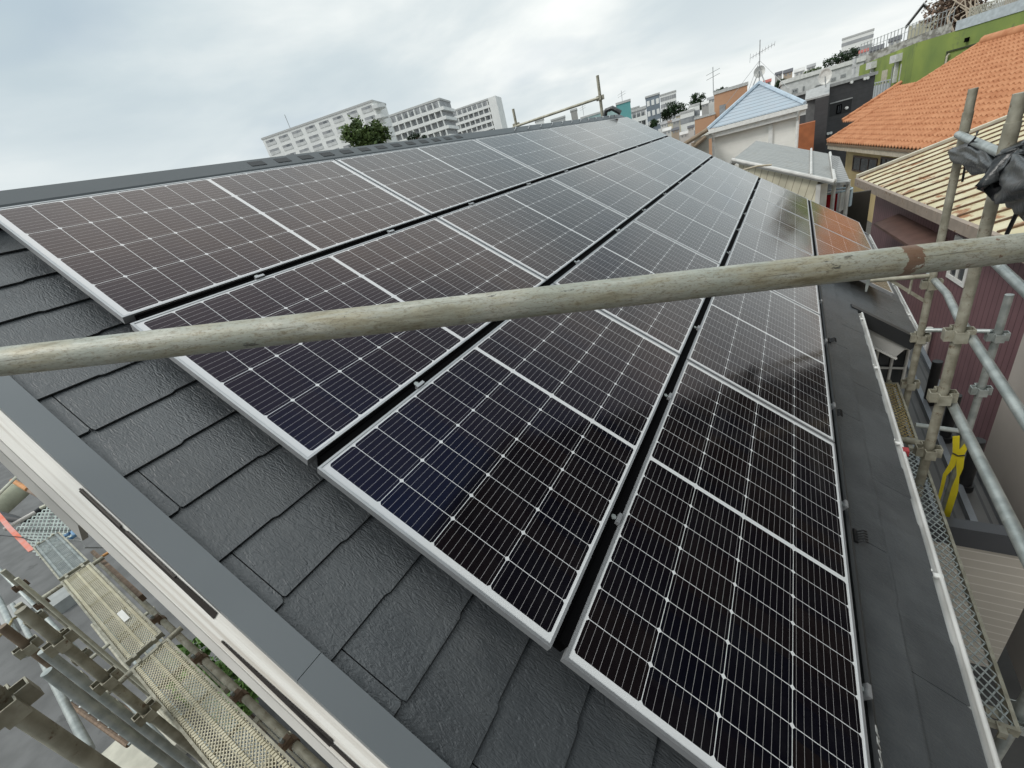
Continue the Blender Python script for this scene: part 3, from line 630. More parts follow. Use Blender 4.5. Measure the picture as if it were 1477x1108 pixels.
rail('olive pipe running along under the white board beside the left walkways', [(-4.2, -0.372, -3.0), (1.2, -0.372, -3.0)], 0.0243, oldsteel, LR)
for X in (-2.2, -1.35, -0.72, -0.1, 0.3):
    t = thing('pipe_clamp', f'rusty clamp on the olive pipe under the white board, {["farthest", "second farthest", "middle", "second nearest", "nearest"][[-2.2, -1.35, -0.72, -0.1, 0.3].index(X)]}', 'clamp', (X, -0.372, -3.0), 'rusty clamps on the olive pipe')
    mb = MB(); mb.tube((X - .03, -0.372, -3.0), (X + .03, -0.372, -3.0), 0.032, 12); mb.build('clamp_band', rustplate, t)
    mb = MB(); mb.box(X - .022, X + .022, -0.44, -0.36, -2.975, -2.93); mb.build('clamp_block', rustplate, t)
    mb = MB(); mb.tube((X, -0.40, -2.93), (X, -0.40, -2.90), 0.011, 6); mb.build('bolt', steel, t)
rail('beige crosswise pipe at the joint of the two nearest left walkways', [(-1.58, -0.86, -2.80), (-1.58, -0.33, -2.80)], 0.0213, oldsteel, LR)
rail('beige crosswise pipe at the far end of the middle left walkway', [(-3.62, -0.86, -2.80), (-3.62, -0.33, -2.80)], 0.0213, oldsteel, LR)
mb = MB(); mb.box(-4.1, -2.55, -0.372, -0.335, -2.93, -2.86); tag(mb.build('channel_beam', rustplate), 'rusty brown channel beam beside the middle left walkway', 'beam')
LP = 'upright posts of the gable scaffold'
def lpost(X, Y, pxt, mat, label, cp=(), r=0.0243, cm=None): return post(X, Y, GZ, zfor(X, Y, px=pxt), mat, label, [zfor(X, Y, px=c) for c in cp], r, cm or oldsteel, LP)
lpost(0.41, -0.755, -60, oldsteel, 'big olive post crossing the bottom left corner, nearest the camera', (12,))
lpost(-0.87, -0.715, 30, oldsteel, 'brown post with three rusty couplers beside the bottom left walkway', (88, 154, 212))
lpost(-1.10, -0.80, 62, steel, 'smooth galvanised post, upper of two side by side at the left')
lpost(-0.80, -0.815, 66, steel, 'smooth galvanised post, lower of two side by side at the left')
lpost(-2.67, -0.87, 26, oldsteel, 'olive post with couplers beside the middle left walkway', (52, 84, 118))
lpost(-3.48, -0.83, 24, M('pale_pipe', (0.56, 0.54, 0.43), 0.5, 0.2, scale=9), 'thin pale post beside the middle left walkway', (), 0.017)
a_, b_ = atp(18, 872, 1, -1.08), atp(129, 1082, 1, -0.97)
rail('galvanised diagonal brace with a flattened lower end at the left', [a_, a_.lerp(b_, 0.5), b_], [0.0213, 0.0213, 0.026], steel, LR)
a_, b_ = atp(-20, 905, 1, -1.12), atp(60, 960, 1, -1.02)
mb = MB(); mb.path([atp(-5, 922, 1, -0.95), atp(12, 905, 1, -0.94), atp(18, 893, 1, -0.93), atp(35, 885, 1, -0.94), atp(42, 897, 1, -0.95)], 0.008, 8); tag(mb.build('rope', M('yellow_rope', (0.5, 0.42, 0.2), 0.8, scale=60, col2=(0.12, 0.1, 0.06))), 'twisted yellow and black rope knotted round the diagonal brace', 'rope')
# clutter at the far end of the gable scaffold
cz = -3.1
mb = MB(); c0, c1, c2, c3 = atz(18, 765, cz), atz(82, 722, cz), atz(122, 766, cz), atz(58, 806, cz)
for i in range(10):
    t = i / 9
    for A, B in (((0, t), (t, 0)), ((t, 1), (1, t)), ((0, t), (1 - t, 1)), ((t, 0), (1, 1 - t))):
        P = lambda s_, r_: c0.lerp(c1, s_).lerp(c3.lerp(c2, s_), r_)
        a_, b_ = P(*A), P(*B)
        if (a_ - b_).length > 0.05: mb.tube(a_, b_, 0.009, 6)
tag(mb.build('lattice_gate', M('pale_green_metal', (0.5, 0.56, 0.52), 0.5, 0.3, scale=8)), 'pale diamond lattice gate lying beyond the left walkways', 'gate')
rail('white pipe end above the lattice gate, highest of three at the left edge', [atz(-5, 716, -2.9), atz(33, 679, -2.9)], 0.024, M('pale_pipe', (0.5, 0.5, 0.45)), LR)
rail('pale pipe along the near side of the lattice gate', [atz(6, 764, -2.95), atz(51, 739, -2.95)], 0.028, M('pinkish_pipe', (0.52, 0.48, 0.44), 0.5, scale=8), LR)
rail('pale stub of pipe above the far corner of the lattice gate', [atz(58, 733, -2.95), atz(77, 724, -2.95)], 0.024, M('pale_pipe', (0.5, 0.5, 0.45)), LR)
rail('orange pipe beyond the lattice gate', [atz(18, 693, -3.3), atz(40, 706, -3.3)], 0.04, M('orange_pipe', (0.5, 0.22, 0.07), 0.6, scale=8), LR)
rail('brown pipe continuing the orange pipe under the white board', [atz(38, 705, -3.34), atz(72, 722, -3.34)], 0.045, M('brownish_pipe', (0.2, 0.14, 0.1), 0.6, scale=8), LR)
rail('orange stub sticking out by the rusty channel beam', [atz(141, 807, -2.9), atz(160, 795, -2.9)], 0.016, M('orange_stub', (0.66, 0.32, 0.1), 0.6, scale=8), LR)
mb = MB(); mb.tube(atz(-20, 748, -3.7), atz(26, 708, -3.7), 0.19, 20); tag(mb.build('cloth_roll', M('olive_canvas', (0.34, 0.34, 0.25), 0.9, scale=5, bump=0.4, bscale=14), smooth=True), 'olive canvas roll at the left edge above the red strap', 'roll')
mb = MB(); mb.path([atz(-4, 742, -3.3), atz(18, 748, -3.32), atz(36, 752, -3.35), atz(60, 735, -3.4), atz(90, 725, -3.4)], 0.06, 10); tag(mb.build('hose', blackrub, smooth=True), 'thick black ribbed hose lying behind the lattice gate', 'hose')
mb = MB(); mb.path([atz(-4, 772, -2.8), atz(30, 775, -2.85), atz(48, 780, -2.9)], 0.006, 6); tag(mb.build('cable', blackrub), 'thin black cable crossing the red strap', 'cable')
mb = MB(); mb.path([atz(70, 786, -2.9), atz(98, 779, -2.85), atz(118, 780, -2.85), atz(122, 790, -2.9), atz(150, 790, -3.1)], 0.009, 6); tag(mb.build('cable', M('grey_cable', (0.3, 0.3, 0.29), 0.6)), 'grey cables hooked over the short pale walkway', 'cable')
a_, b_ = atz(-6, 738, -2.85), atz(14, 762, -2.87); c_ = atz(46, 795, -2.9)
mb = MB(); w_ = Vector((0.012, 0.026, 0)); mb.slab([a_ - w_, b_ - w_, b_ + w_, a_ + w_], (0, 0, 0.012)); mb.slab([b_ - w_, c_ - w_, c_ + w_, b_ + w_], (0, 0, 0.012)); tag(mb.build('strap', M('red_orange_strap', (0.62, 0.13, 0.06), 0.7, scale=4, col2=(0.55, 0.3, 0.27))), 'red orange strap running down to the lattice gate', 'strap')
mb = MB(); mb.path([atz(86, 778, -2.88), atz(96, 772, -2.86), atz(104, 767, -2.88), atz(108, 773, -2.86), atz(94, 783, -2.88)], 0.02, 8); tag(mb.build('blue_rope', M('blue_cord', (0.08, 0.22, 0.42), 0.7, scale=40, col2=(0.2, 0.3, 0.4))), 'blue rope bundle at the corner of the lattice gate', 'rope')
t = thing('steel_tray', 'shiny steel ladder tray with rungs far below the smooth left posts', 'tray', atz(160, 1035, -5.6))
a_, b_, c_, d_ = atz(100, 1015, -5.6), atz(185, 1075, -5.6), atz(125, 985, -5.6), atz(215, 1045, -5.6)
for i in range(7):
    mb = MB(); s_ = i / 6; mb.tube(a_.lerp(b_, s_), c_.lerp(d_, s_), 0.022, 8); mb.build('rung', white if i % 2 else steel, t)
mb = MB(); mb.tube(a_, b_, 0.03, 8); mb.build('side_rail', rustplate, t); mb = MB(); mb.tube(c_, d_, 0.03, 8); mb.build('side_rail', rustplate, t)
# lower level of the gable scaffold, seen between and through the walkways
mb = MB(); mb.slab([(-6.5, -1.0, -6.9), (1.6, -1.0, -6.9), (1.6, -0.3, -6.9), (-6.5, -0.3, -6.9)], (0, 0, -0.02)); tag(mb.build('dark_ground_fill', M('dark_fill_black', (0.022, 0.022, 0.022), 0.7, scale=3)), 'added black sheet darkening the ground below the left walkways', 'sheet')  # sheet added to darken the ground under the walkways
for X, lab in ((-5.2, 'farthest'), (-3.62, 'middle'), (-1.58, 'nearest')):
    rail(f'{lab} of the lower crosswise pipes under the left walkways', [(X, -1.1, -4.55), (X, -0.3, -4.55)], 0.0243, oldsteel, LR)
rail('lower lengthwise pipe seen through the mesh of the left walkways', [(-6, -0.78, -4.5), (1.0, -0.78, -4.5)], 0.0243, steel, LR)
rail('upper lengthwise guard pipe left of the walkways, half hidden by the posts', [(-7, -0.95, -2.35), (-1.9, -0.95, -2.35)], 0.0213, steel, LR)
rail('lengthwise pipe at the foot of the left posts', [(-8, -0.98, -5.6), (1.0, -0.98, -5.6)], 0.0243, oldsteel, LR)
rail('long galvanised diagonal brace low behind the left posts', [(-6.0, -1.02, -2.8), (-0.6, -1.0, -6.6)], 0.0213, steel, LR)
walkway(-5.6, -3.7, -0.68, -0.46, -4.6, 'x', 'grey meshed walkway one level lower, at the far left', oldsteel, steel, LG, 0.0215, 0.034, False, 0.0027)
walkway(-3.5, -1.65, -0.68, -0.46, -4.6, 'x', 'grey meshed walkway one level lower, seen under the middle walkway', oldsteel, steel, LG, 0.0215, 0.034, False, 0.0027)
for k, (x, y, w_, m_) in enumerate(((30, 880, 0.5, concrete), (212, 1078, 0.6, M('pale_block', (0.5, 0.48, 0.4), 0.9, scale=4)), (90, 862, 0.35, M('grey_box', (0.3, 0.31, 0.3), 0.7)))):
    p = atz(x, y, -7.0); mb = MB(); mb.box(p.x - w_, p.x + w_, p.y - w_ * .7, p.y + w_ * .7, GZ, -6.9); tag(mb.build('ground_block', m_), ['grey block on the ground beyond the yellow and black rope', 'cream block on the ground in the gap at the bottom left', 'grey box on the ground beside the thin pale post'][k], 'block')
lpost(-4.6, -0.93, 4, oldsteel, 'olive post at the far left edge near the rope', (30, 60), cm=rustplate)
lpost(-1.75, -0.9, 2, M('brown_post', (0.22, 0.17, 0.12), 0.7, 0.1, scale=14, col2=(0.14, 0.1, 0.07)), 'brown drilled post starting at the left edge above the galvanised posts', (40, 108, 160), cm=oldsteel)
# scaffolding beyond the far end of the ridge
FG = 'scaffold pipes beyond the far ridge end'
f1 = at(865.5, 140, 8.4); f2 = at(743, 172, 9.1)
post(f1.x, f1.y, GZ, zfor(f1.x, f1.y, py=109), oldsteel, 'tall grey post beyond the far end of the ridge', (zfor(f1.x, f1.y, py=141),), cmat=oldsteel)
post(f2.x, f2.y, GZ, zfor(f2.x, f2.y, py=157), oldsteel, 'shorter grey post beyond the ridge carrying the lower end of the sloping rail', (zfor(f2.x, f2.y, py=181),), cmat=oldsteel)
a_ = Vector((f1.x, f1.y, zfor(f1.x, f1.y, py=141))); b_ = Vector((f2.x, f2.y, zfor(f2.x, f2.y, py=182)))
rail('grey sloping rail between two posts beyond the ridge', [a_ + Vector((0, -0.05, 0)), b_ + Vector((0, -.05, 0))], 0.0213, oldsteel, FG)
rail('grey rail running down to the left from the shorter post beyond the ridge', [b_ + Vector((0, -.05, 0)), b_ + Vector((-1.6, 0.1, -0.32))], 0.0213, oldsteel, FG)
mb = MB(); q = at(884, 164, 8.0); mb.path([q + Vector((-.14, 0, -.02)), q + Vector((-.1, 0, .07)), q + Vector((0, 0, .075)), q + Vector((.12, 0, -.02))], 0.035, 8); tag(mb.build('cloth_scrap', tarpm, smooth=True), 'dark scrap of sheet draped on the far tip of the ridge', 'cloth')
# yellow strap round the galvanised post
view = (Vector((pC.x, pC.y, 0)) - Vector((CAM.x, CAM.y, 0))).normalized()
def onplane(x, y, P, n):
    d = ray(x, y); return CAM + d * ((P - CAM).dot(n) / d.dot(n))
yelm = M('yellow_webbing', (0.68, 0.56, 0.02), 0.55, scale=6, col2=(0.58, 0.47, 0.015))
t = thing('yellow_strap', 'bright yellow strap wrapped and tied round the galvanised post', 'strap', (pC.x, pC.y, zC(750)))
P0 = Vector((pC.x, pC.y, 0)) - view * 0.05
def zz2(x, y): return (1260 + x * .1471, 540 + y * .1471)
def zz3(x, y): return (1260 + x * .1471, 700 + y * .1471)
for nm, pl, off in (('upper_band', [zz2(775, 610), zz2(845, 605), zz2(840, 740), zz2(910, 660), zz2(925, 720), zz2(885, 800), zz2(830, 808), zz2(775, 785)], 0), ('left_tail', [zz2(770, 780), zz2(820, 800), zz2(800, 900), zz2(715, 1000), zz2(690, 1108), zz3(640, 200), zz3(612, 190), zz2(655, 1100), zz2(680, 980), zz2(740, 880)], 0.004),
                    ('right_tail', [zz2(815, 800), zz2(893, 800), zz2(880, 920), zz2(840, 1010), zz3(830, 60), zz3(735, 350), zz3(668, 345), zz2(765, 1108), zz2(815, 990), zz2(810, 880)], 0.008)):
    mb = MB(); mb.slab([onplane(x, y, P0 - view * off, view) for x, y in pl], view * 0.006); mb.build(nm, yelm, t)
mb = MB(); mb.path([onplane(*zz2(772, 772), P0 - view * 0.02, view), onplane(*zz2(830, 800), P0 - view * 0.02, view), onplane(*zz2(893, 795), P0 - view * 0.02, view)], 0.006, 6); mb.build('tie', blackrub, t)
# ================================================================ NEIGHBOURING HOUSES
UPZ = Vector((0, 0, 1))
class Fac:
    """upright wall plane from P1 to P2 (left to right as seen from our roof); d is metres towards us"""
    def __init__(s, P1, P2):
        s.o = Vector((P1.x, P1.y, 0)); e = Vector((P2.x - P1.x, P2.y - P1.y, 0)); s.W = e.length; s.e = e.normalized(); s.n = Vector((s.e.y, -s.e.x, 0))
    def p(s, a, d, z): return s.o + s.e * a + s.n * d + UPZ * z
    def box(s, mb, a0, a1, z0, z1, d0, d1): mb.box(a0, a1, -d1, -d0, z0, z1, lambda a, d, z: s.p(a, -d, z))
    def hit(s, x, y, d=0):
        r = ray(x, y); P = s.o + s.n * d; q = CAM + r * ((P - CAM).dot(s.n) / r.dot(s.n)); return (q - s.o).dot(s.e), q.z
    def pxbox(s, mb, x0, y0, x1, y1, d0, d1):
        a0, z0 = s.hit(x0, y0); a1, z1 = s.hit(x1, y1); s.box(mb, min(a0, a1), max(a0, a1), min(z0, z1), max(z0, z1), d0, d1)
def window(fc, par, a0, a1, z0, z1, fm=None, gm=None, fw=0.05, mull=1, d=0.0, name='window'):
    mb = MB(); mb.cur = 0
    fc.box(mb, a0, a0 + fw, z0, z1, d - 0.05, d + 0.035); fc.box(mb, a1 - fw, a1, z0, z1, d - 0.05, d + 0.035)
    fc.box(mb, a0 + fw, a1 - fw, z0, z0 + fw, d - 0.05, d + 0.035); fc.box(mb, a0 + fw, a1 - fw, z1 - fw, z1, d - 0.05, d + 0.035)
    for i in range(mull):
        c = a0 + (a1 - a0) * (i + 1) / (mull + 1); fc.box(mb, c - fw * .4, c + fw * .4, z0 + fw, z1 - fw, d - 0.05, d + 0.03)
    mb.cur = 1; fc.box(mb, a0 + fw, a1 - fw, z0 + fw, z1 - fw, d - 0.045, d + 0.01)
    return mb.build(name, [fm or white, gm or darkglass], par)
# beige grey house close on the right, mostly outside the frame
q = atp(1445, 575, 1, 6.98)
t = thing('grey_house', 'tall beige grey house wall close by at the right edge', 'house', (q.x + 3, 0, GZ))
beige = M('beige_render', (0.5, 0.455, 0.41), 0.8, scale=1.5, col2=(0.44, 0.4, 0.36), bump=0.05)
mb = MB(); mb.box(q.x, q.x + 7, -7, 6.98, GZ, -1.3); mb.build('wall', beige, t)
mb = MB(); mb.box(q.x + 0.02, q.x + 7, -7, 6.96, -1.297, 5.6); mb.build('upper_wall', stripes('dark_upper_siding', (0.035, 0.032, 0.03), (0.02, 0.02, 0.02), 0.3, 0.015, 2, col2=(0.03, 0.028, 0.027)), t)
mb = MB(); mb.box(q.x - 0.3, q.x + 7.3, -7.3, 7.2, 5.603, 5.85); mb.build('roof', M('dark_roof', (0.06, 0.06, 0.065), 0.6), t)
# ---- maroon house with rusted ribbed roof
E_ = at(1238, 257, 15.5); d1 = -azv(-8.1); up = azv(81.9); sl = math.tan(R(13.8))
mh = thing('maroon_house', 'maroon ribbed house with rusted cream metal roof just behind the scaffold', 'house', (E_.x + 3, E_.y - 4, GZ))
RPt = lambda a, b, h=0: E_ + d1 * a + up * b + UPZ * (b * sl + h)
rustroof = M('rusted_cream_metal', (0.60, 0.55, 0.38), 0.6, scale=2.2, col2=(0.5, 0.44, 0.27), dirt=((0.29, 0.13, 0.055), 2.6, 0.53), bump=0.1)
ribm = M('rusted_rib', (0.075, 0.045, 0.03), 0.8, scale=6, col2=(0.17, 0.1, 0.055), contrast=(0.4, 0.7))
mb = MB(); mb.slab([RPt(0, 0), RPt(9, 0), RPt(9, 6), RPt(0, 6)], (0, 0, -0.05)); rf = mb.build('roof', rustroof, mh)
for i in range(22):
    a = 0.02 + 0.4 * i; mb = MB(); mb.box(a, a + 0.03, 0.0, 6.0, 0.001, 0.03, lambda p, q2, h: RPt(p, q2, h)); mb.build('rib', ribm, rf)
mb = MB(); mb.box(-0.09, 0.0, -0.03, 6.1, -0.16, 0.09, lambda p, q2, h: RPt(p, q2, h)); mb.build('verge_trim', M('cream_trim', (0.6, 0.56, 0.45), 0.6, scale=5, dirt=((0.25, 0.15, 0.08), 5, 0.62)), rf)
mb = MB(); mb.box(-0.05, 9, -0.06, -0.002, -0.17, 0.012, lambda p, q2, h: RPt(p, q2, h)); mb.build('eave_trim', M('worn_brown_trim', (0.33, 0.27, 0.22), 0.7, scale=6, dirt=((0.16, 0.09, 0.05), 6, 0.58)), rf)
maroon = stripes('maroon_siding', (0.185, 0.098, 0.106), (0.075, 0.032, 0.038), 0.135, 0.016, vec=tuple(d1), rough=0.55, col2=(0.16, 0.085, 0.092), bump=0.5)
wf = Fac(RPt(0.3, 0.35), RPt(9, 0.35)); wz = E_.z + 0.02
mb = MB(); wf.box(mb, 0, wf.W, GZ, wz, -5, 0); mb.build('wall', maroon, mh)
a0, z0 = wf.hit(1313, 330); a1, z1 = wf.hit(1354, 354)
window(wf, mh, a0, a1 + 0.1, z1 - 0.55, z0 - 0.02, M('brown_frame', (0.09, 0.06, 0.05), 0.5), darkglass, 0.06, 1)
mb = MB(); a0, z0 = wf.hit(1296, 312); a1, z1 = wf.hit(1366, 345)
mb.hexa([wf.p(a0, 0.45, z0 - 0.12), wf.p(a1, 0.45, z0 - 0.12), wf.p(a1, 0.0, z0 - 0.03), wf.p(a0, 0.0, z0 - 0.03), wf.p(a0, 0.45, z0 - 0.07), wf.p(a1, 0.45, z0 - 0.07), wf.p(a1, 0.0, z0 + 0.06), wf.p(a0, 0.0, z0 + 0.06)])
mb.build('awning', M('brown_awning', (0.15, 0.085, 0.07), 0.6, scale=5), mh)
a0, z0 = wf.hit(1367, 400); a1, z1 = wf.hit(1392, 413)
window(wf, mh, a0, a1 + 0.02, z1 - 0.02, z1 + 0.75, white, darkglass, 0.07, 1)
a0, z0 = wf.hit(1349, 472); mb = MB(); mb.tube(wf.p(a0, 0.08, z0), wf.p(a0, 0.08, GZ), 0.05, 10); mb.build('downpipe', white, mh)
# ---- low dark lean-to with pale siding between our eave and the neighbours
b_ = atp(1431, 965, 1, 3.6)
lt_ = thing('lean_to', 'low dark roofed lean-to with pale banded siding below the yellow strap', 'shed', (4.6, 5.2, GZ))
xl = 3.42; zc = atp(1359, 751, 1, 3.6).z; zt = atp(1461, 798, 1, 3.6).z
pale = stripes('pale_banded_siding', (0.6, 0.555, 0.485), (0.74, 0.7, 0.64), 0.105, 0.014, 2, rough=0.65, scale=4, col2=(0.55, 0.51, 0.45))
mb = MB(); mb.box(xl, b_.x + 0.01, 3.6, 3.7, b_.z, zt); mb.build('wall', pale, lt_)
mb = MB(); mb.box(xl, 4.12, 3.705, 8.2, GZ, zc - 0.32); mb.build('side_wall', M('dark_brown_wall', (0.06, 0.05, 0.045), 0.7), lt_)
dkp = M('dark_grey_sheet', (0.075, 0.08, 0.09), 0.4, scale=2)
mb = MB(); mb.box(xl - 0.02, 4.14, 3.54, 3.66, zt + 0.03, zc); mb.build('fascia', dkp, lt_)
mb = MB(); mb.box(xl - 0.02, 4.14, 3.6605, 8.3, zc - 0.30, zc - 0.2); r_ = mb.build('roof', stripes('dark_ribbed_roof', (0.11, 0.108, 0.105), (0.05, 0.05, 0.05), 0.12, 0.02, 0), lt_)
for X in (3.6, 3.84, 4.06):
    mb = MB(); mb.box(X, X + 0.05, 3.67, 8.2, zc - 0.2, zc - 0.12); mb.build('roof_rail', M('grey_blue_metal', (0.2, 0.215, 0.235), 0.4, 0.3), r_)
for i, (x, y) in enumerate(((1338, 582), (1361, 635), (1389, 705))):
    p = atz(x, y, zc - 0.2); mb = MB(); mb.tube((p.x, p.y, zc - 0.2), (p.x, p.y, zc + 0.42), 0.05, 14); mb.tube((p.x, p.y, zc - 0.2), (p.x, p.y, zc - 0.13), 0.07, 14); mb.build('black_pipe', blackrub, r_, smooth=True)
p = atz(1405, 640, zc - 0.3)
# dark brown wall in the bottom right corner
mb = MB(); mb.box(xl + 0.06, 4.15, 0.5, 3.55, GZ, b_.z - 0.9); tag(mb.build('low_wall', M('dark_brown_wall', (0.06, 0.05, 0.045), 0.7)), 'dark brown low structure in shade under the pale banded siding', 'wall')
# ---- orange tiled house
E2 = at(1192, 206, 34); d2 = -azv(-12.7); up2 = azv(77.3); s2 = math.tan(R(24.66)); RUN = 6.4
oh = thing('orange_roof_house', 'cream house with big orange clay tile roof', 'house', (E2.x + 3, E2.y - 4, GZ))
OP = lambda a, b, h=0: E2 + d2 * a + up2 * b + UPZ * (b * s2 + h)
tile = M('orange_clay_tile', (0.47, 0.225, 0.115), 0.75, scale=2.4, col2=(0.36, 0.15, 0.07), contrast=(0.35, 0.65), spec=0.25, dirt=((0.3, 0.125, 0.06), 2.4, 0.6))
def tiles(a0, a1, b0, b1, name, par, fn=None, tw=0.3, th=0.29):
    fn = fn or OP; mb = MB(); nb = int(round((b1 - b0) / th)); na = int((a1 - a0) / tw * 6)
    def prof(a):
        t = (a / tw) % 1.0
        return 0.065 * math.sin(math.pi * min(t / 0.62, 1)) if t < 0.62 else -0.012 * math.sin(math.pi * (t - 0.62) / 0.38)
    for j in range(nb):
        bl, bh = b0 + j * th, b0 + (j + 1) * th
        base = len(mb.v)
        for i in range(na + 1):
            a = a0 + i * tw / 6
            mb.v += [tuple(fn(a, bl, prof(a) + 0.0)), tuple(fn(a, bl, prof(a) + 0.055)), tuple(fn(a, bh, prof(a) + 0.002))]
        for i in range(na):
            k = base + i * 3; mb.f += [(k, k + 3, k + 4, k + 1), (k + 1, k + 4, k + 5, k + 2)]; mb.mi += [0, 0]
    return mb.build(name, tile, par, smooth=True)
orf = tiles(0, 17, 0, RUN, 'roof', oh)
tiles(-2.7, -0.02, 1.5, 4.0, 'wing_roof', orf)
mb = MB(); mb.slab([OP(0, 0, -0.05), OP(17, 0, -0.05), OP(17, RUN, -0.05), OP(0, RUN, -0.05)], (0, 0, -0.08)); mb.build('roof_deck', M('roof_timber', (0.2, 0.14, 0.09), 0.8), orf)
for nm, A, B, st in (('ridge_tile', OP(0, RUN, 0.06), OP(17, RUN, 0.06), 0.34), ('verge_tile', OP(-0.02, 0.03, 0.07), OP(-0.02, RUN, 0.05), 0.28), ('wing_ridge_tile', OP(-2.7, 1.5, 0.12), OP(-2.7, 4.2, 0.12), 0.34)):
    n = int((B - A).length / st); big = nm == 'ridge_tile'
    mb = MB()
    for i in range(n):
        p, q2 = A.lerp(B, i / n), A.lerp(B, (i + 1.08) / n); mb.tube(p, q2, 0.24 if big else 0.12, 10, 0.2 if big else 0.1)
    o = mb.build(nm, tile, orf, smooth=True); o['kind'] = 'stuff'
of = Fac(OP(0.8, 0.8), OP(17, 0.8)); oz = E2.z - 0.1
cream = M('cream_render', (0.55, 0.44, 0.24), 0.8, scale=1.5, col2=(0.48, 0.38, 0.2))
mb = MB(); of.box(mb, 0, of.W, GZ, oz, -5, 0); mb.build('wall', cream, oh)
mb = MB(); of.box(mb, -0.7, of.W, oz - 0.25, oz - 0.02, 0.62, 0.75); mb.build('eave_board', M('pale_board', (0.5, 0.45, 0.36), 0.7), oh)
mb = MB(); of.box(mb, -0.7, of.W, oz - 0.05, oz - 0.005, 0.0, 0.62); mb.build('soffit', M('roof_timber', (0.2, 0.14, 0.09)), oh)
brown = M('brown_frame', (0.09, 0.06, 0.05), 0.5)
for x0, y0, x1, y1 in ((1232, 224, 1264, 250), (1272, 226, 1292, 246)):
    a0, z0 = of.hit(x0, y0); a1, z1 = of.hit(x1, y1); window(of, oh, a0, a1, z1 - 0.1, z0, brown, darkglass, 0.08, 2, 0.01)
# ---- grey shed with hipped sheet roof, right behind our roof end
A_, B_ = at(1056, 231, 11.6), at(1204, 263, 10.3); D_ = atz(1091, 203, A_.z + 0.05); C_ = atz(1197, 222, B_.z)
sh = thing('cream_shed', 'small shed with grey sheet roof and cream boarded wall behind our roof', 'shed', ((A_.x + B_.x) / 2, (A_.y + C_.y) / 2, GZ))
ev = (B_ - A_).normalized()
gsheet = stripes('grey_sheet_roof', (0.36, 0.36, 0.34), (0.15, 0.15, 0.14), 0.17, 0.035, vec=tuple(Vector((-ev.y, ev.x, 0)).normalized()), rough=0.5, bump=0.6, dirt=((0.27, 0.26, 0.23), 3, 0.55))
mb = MB(); mb.slab([A_, B_, C_, D_], (0, 0, -0.05)); srf = mb.build('roof', gsheet, sh)
away = (D_ - A_); away.z = 0; away.normalize()
mb = MB(); L2 = A_ + Vector((-1.1, 0.9, -1.0)); mb.slab([A_ + UPZ * .002, D_ + UPZ * .002, D_ + Vector((-1.2, 0.2, -1.0)), L2], (0, 0, -0.05)); mb.build('back_roof', gsheet, srf)
pt = M('pale_gutter', (0.6, 0.59, 0.56), 0.5, scale=6)
mb = MB(); mb.path([A_ + UPZ * .01, B_ + UPZ * .01], 0.035, 8); mb.build('verge_trim', pt, srf)
mb = MB(); mb.path([B_ + UPZ * .03, C_ + UPZ * .03], 0.03, 8); mb.build('eave_gutter', pt, srf)
k1, k2 = A_.lerp(B_, 0.80), D_.lerp(C_, 0.76); mb = MB(); mb.path([k1 + UPZ * .04, k2 + UPZ * .04], 0.025, 8); mb.build('roof_pipe', pt, srf)
boards = stripes('cream_boards', (0.68, 0.635, 0.49), (0.3, 0.26, 0.19), 0.155, 0.014, vec=tuple(ev), rough=0.6, bump=0.5)
f_ = Fac(A_ + (B_ - A_) * 0.02, A_ + (B_ - A_) * 0.82)
mb = MB(); za, zb = A_.z - 0.1, A_.lerp(B_, 0.82).z - 0.1
mb.slab([f_.p(0, -0.15, GZ), f_.p(f_.W, -0.15, GZ), f_.p(f_.W, -0.15, zb), f_.p(0, -0.15, za)], -f_.n * 0.3); mb.build('wall', boards, sh)
mb = MB(); f_.box(mb, f_.W + 0.002, f_.W + 0.09, GZ, zb - 0.05, -0.3, -0.1); mb.build('corner_board', pt, sh)
mb = MB(); k1, k2 = at(1062, 232 + 16, 10.6), at(1113, 238, 10.7); mb.path([k1, k1.lerp(k2, 0.6) + UPZ * .03, k2], 0.018, 8); tag(mb.build('loose_rod', M('pale_wood', (0.55, 0.48, 0.36), 0.7)), 'loose pale rod hanging off the cream shed roof edge', 'rod')
an = thing('annex_roof', 'small corrugated grey awning roof at the right end of the cream shed', 'roof', (C_.x + .5, C_.y, C_.z))
q4 = [at(1199, 224, 12.2), at(1211, 226, 12.4), at(1226, 262, 11.2), at(1204, 264, 11.0)]
mb = MB(); mb.slab(q4, (0, 0, -0.05)); mb.build('sheet', stripes('corrugated', (0.36, 0.36, 0.35), (0.2, 0.2, 0.2), 0.1, 0.035, 1, bump=0.7), an)
for k in (2, 3):
    mb = MB(); q = q4[k] + (q4[0] - q4[k]) * 0.06; mb.tube(q, (q.x, q.y, GZ), 0.035, 8); mb.build('support', pt, an)
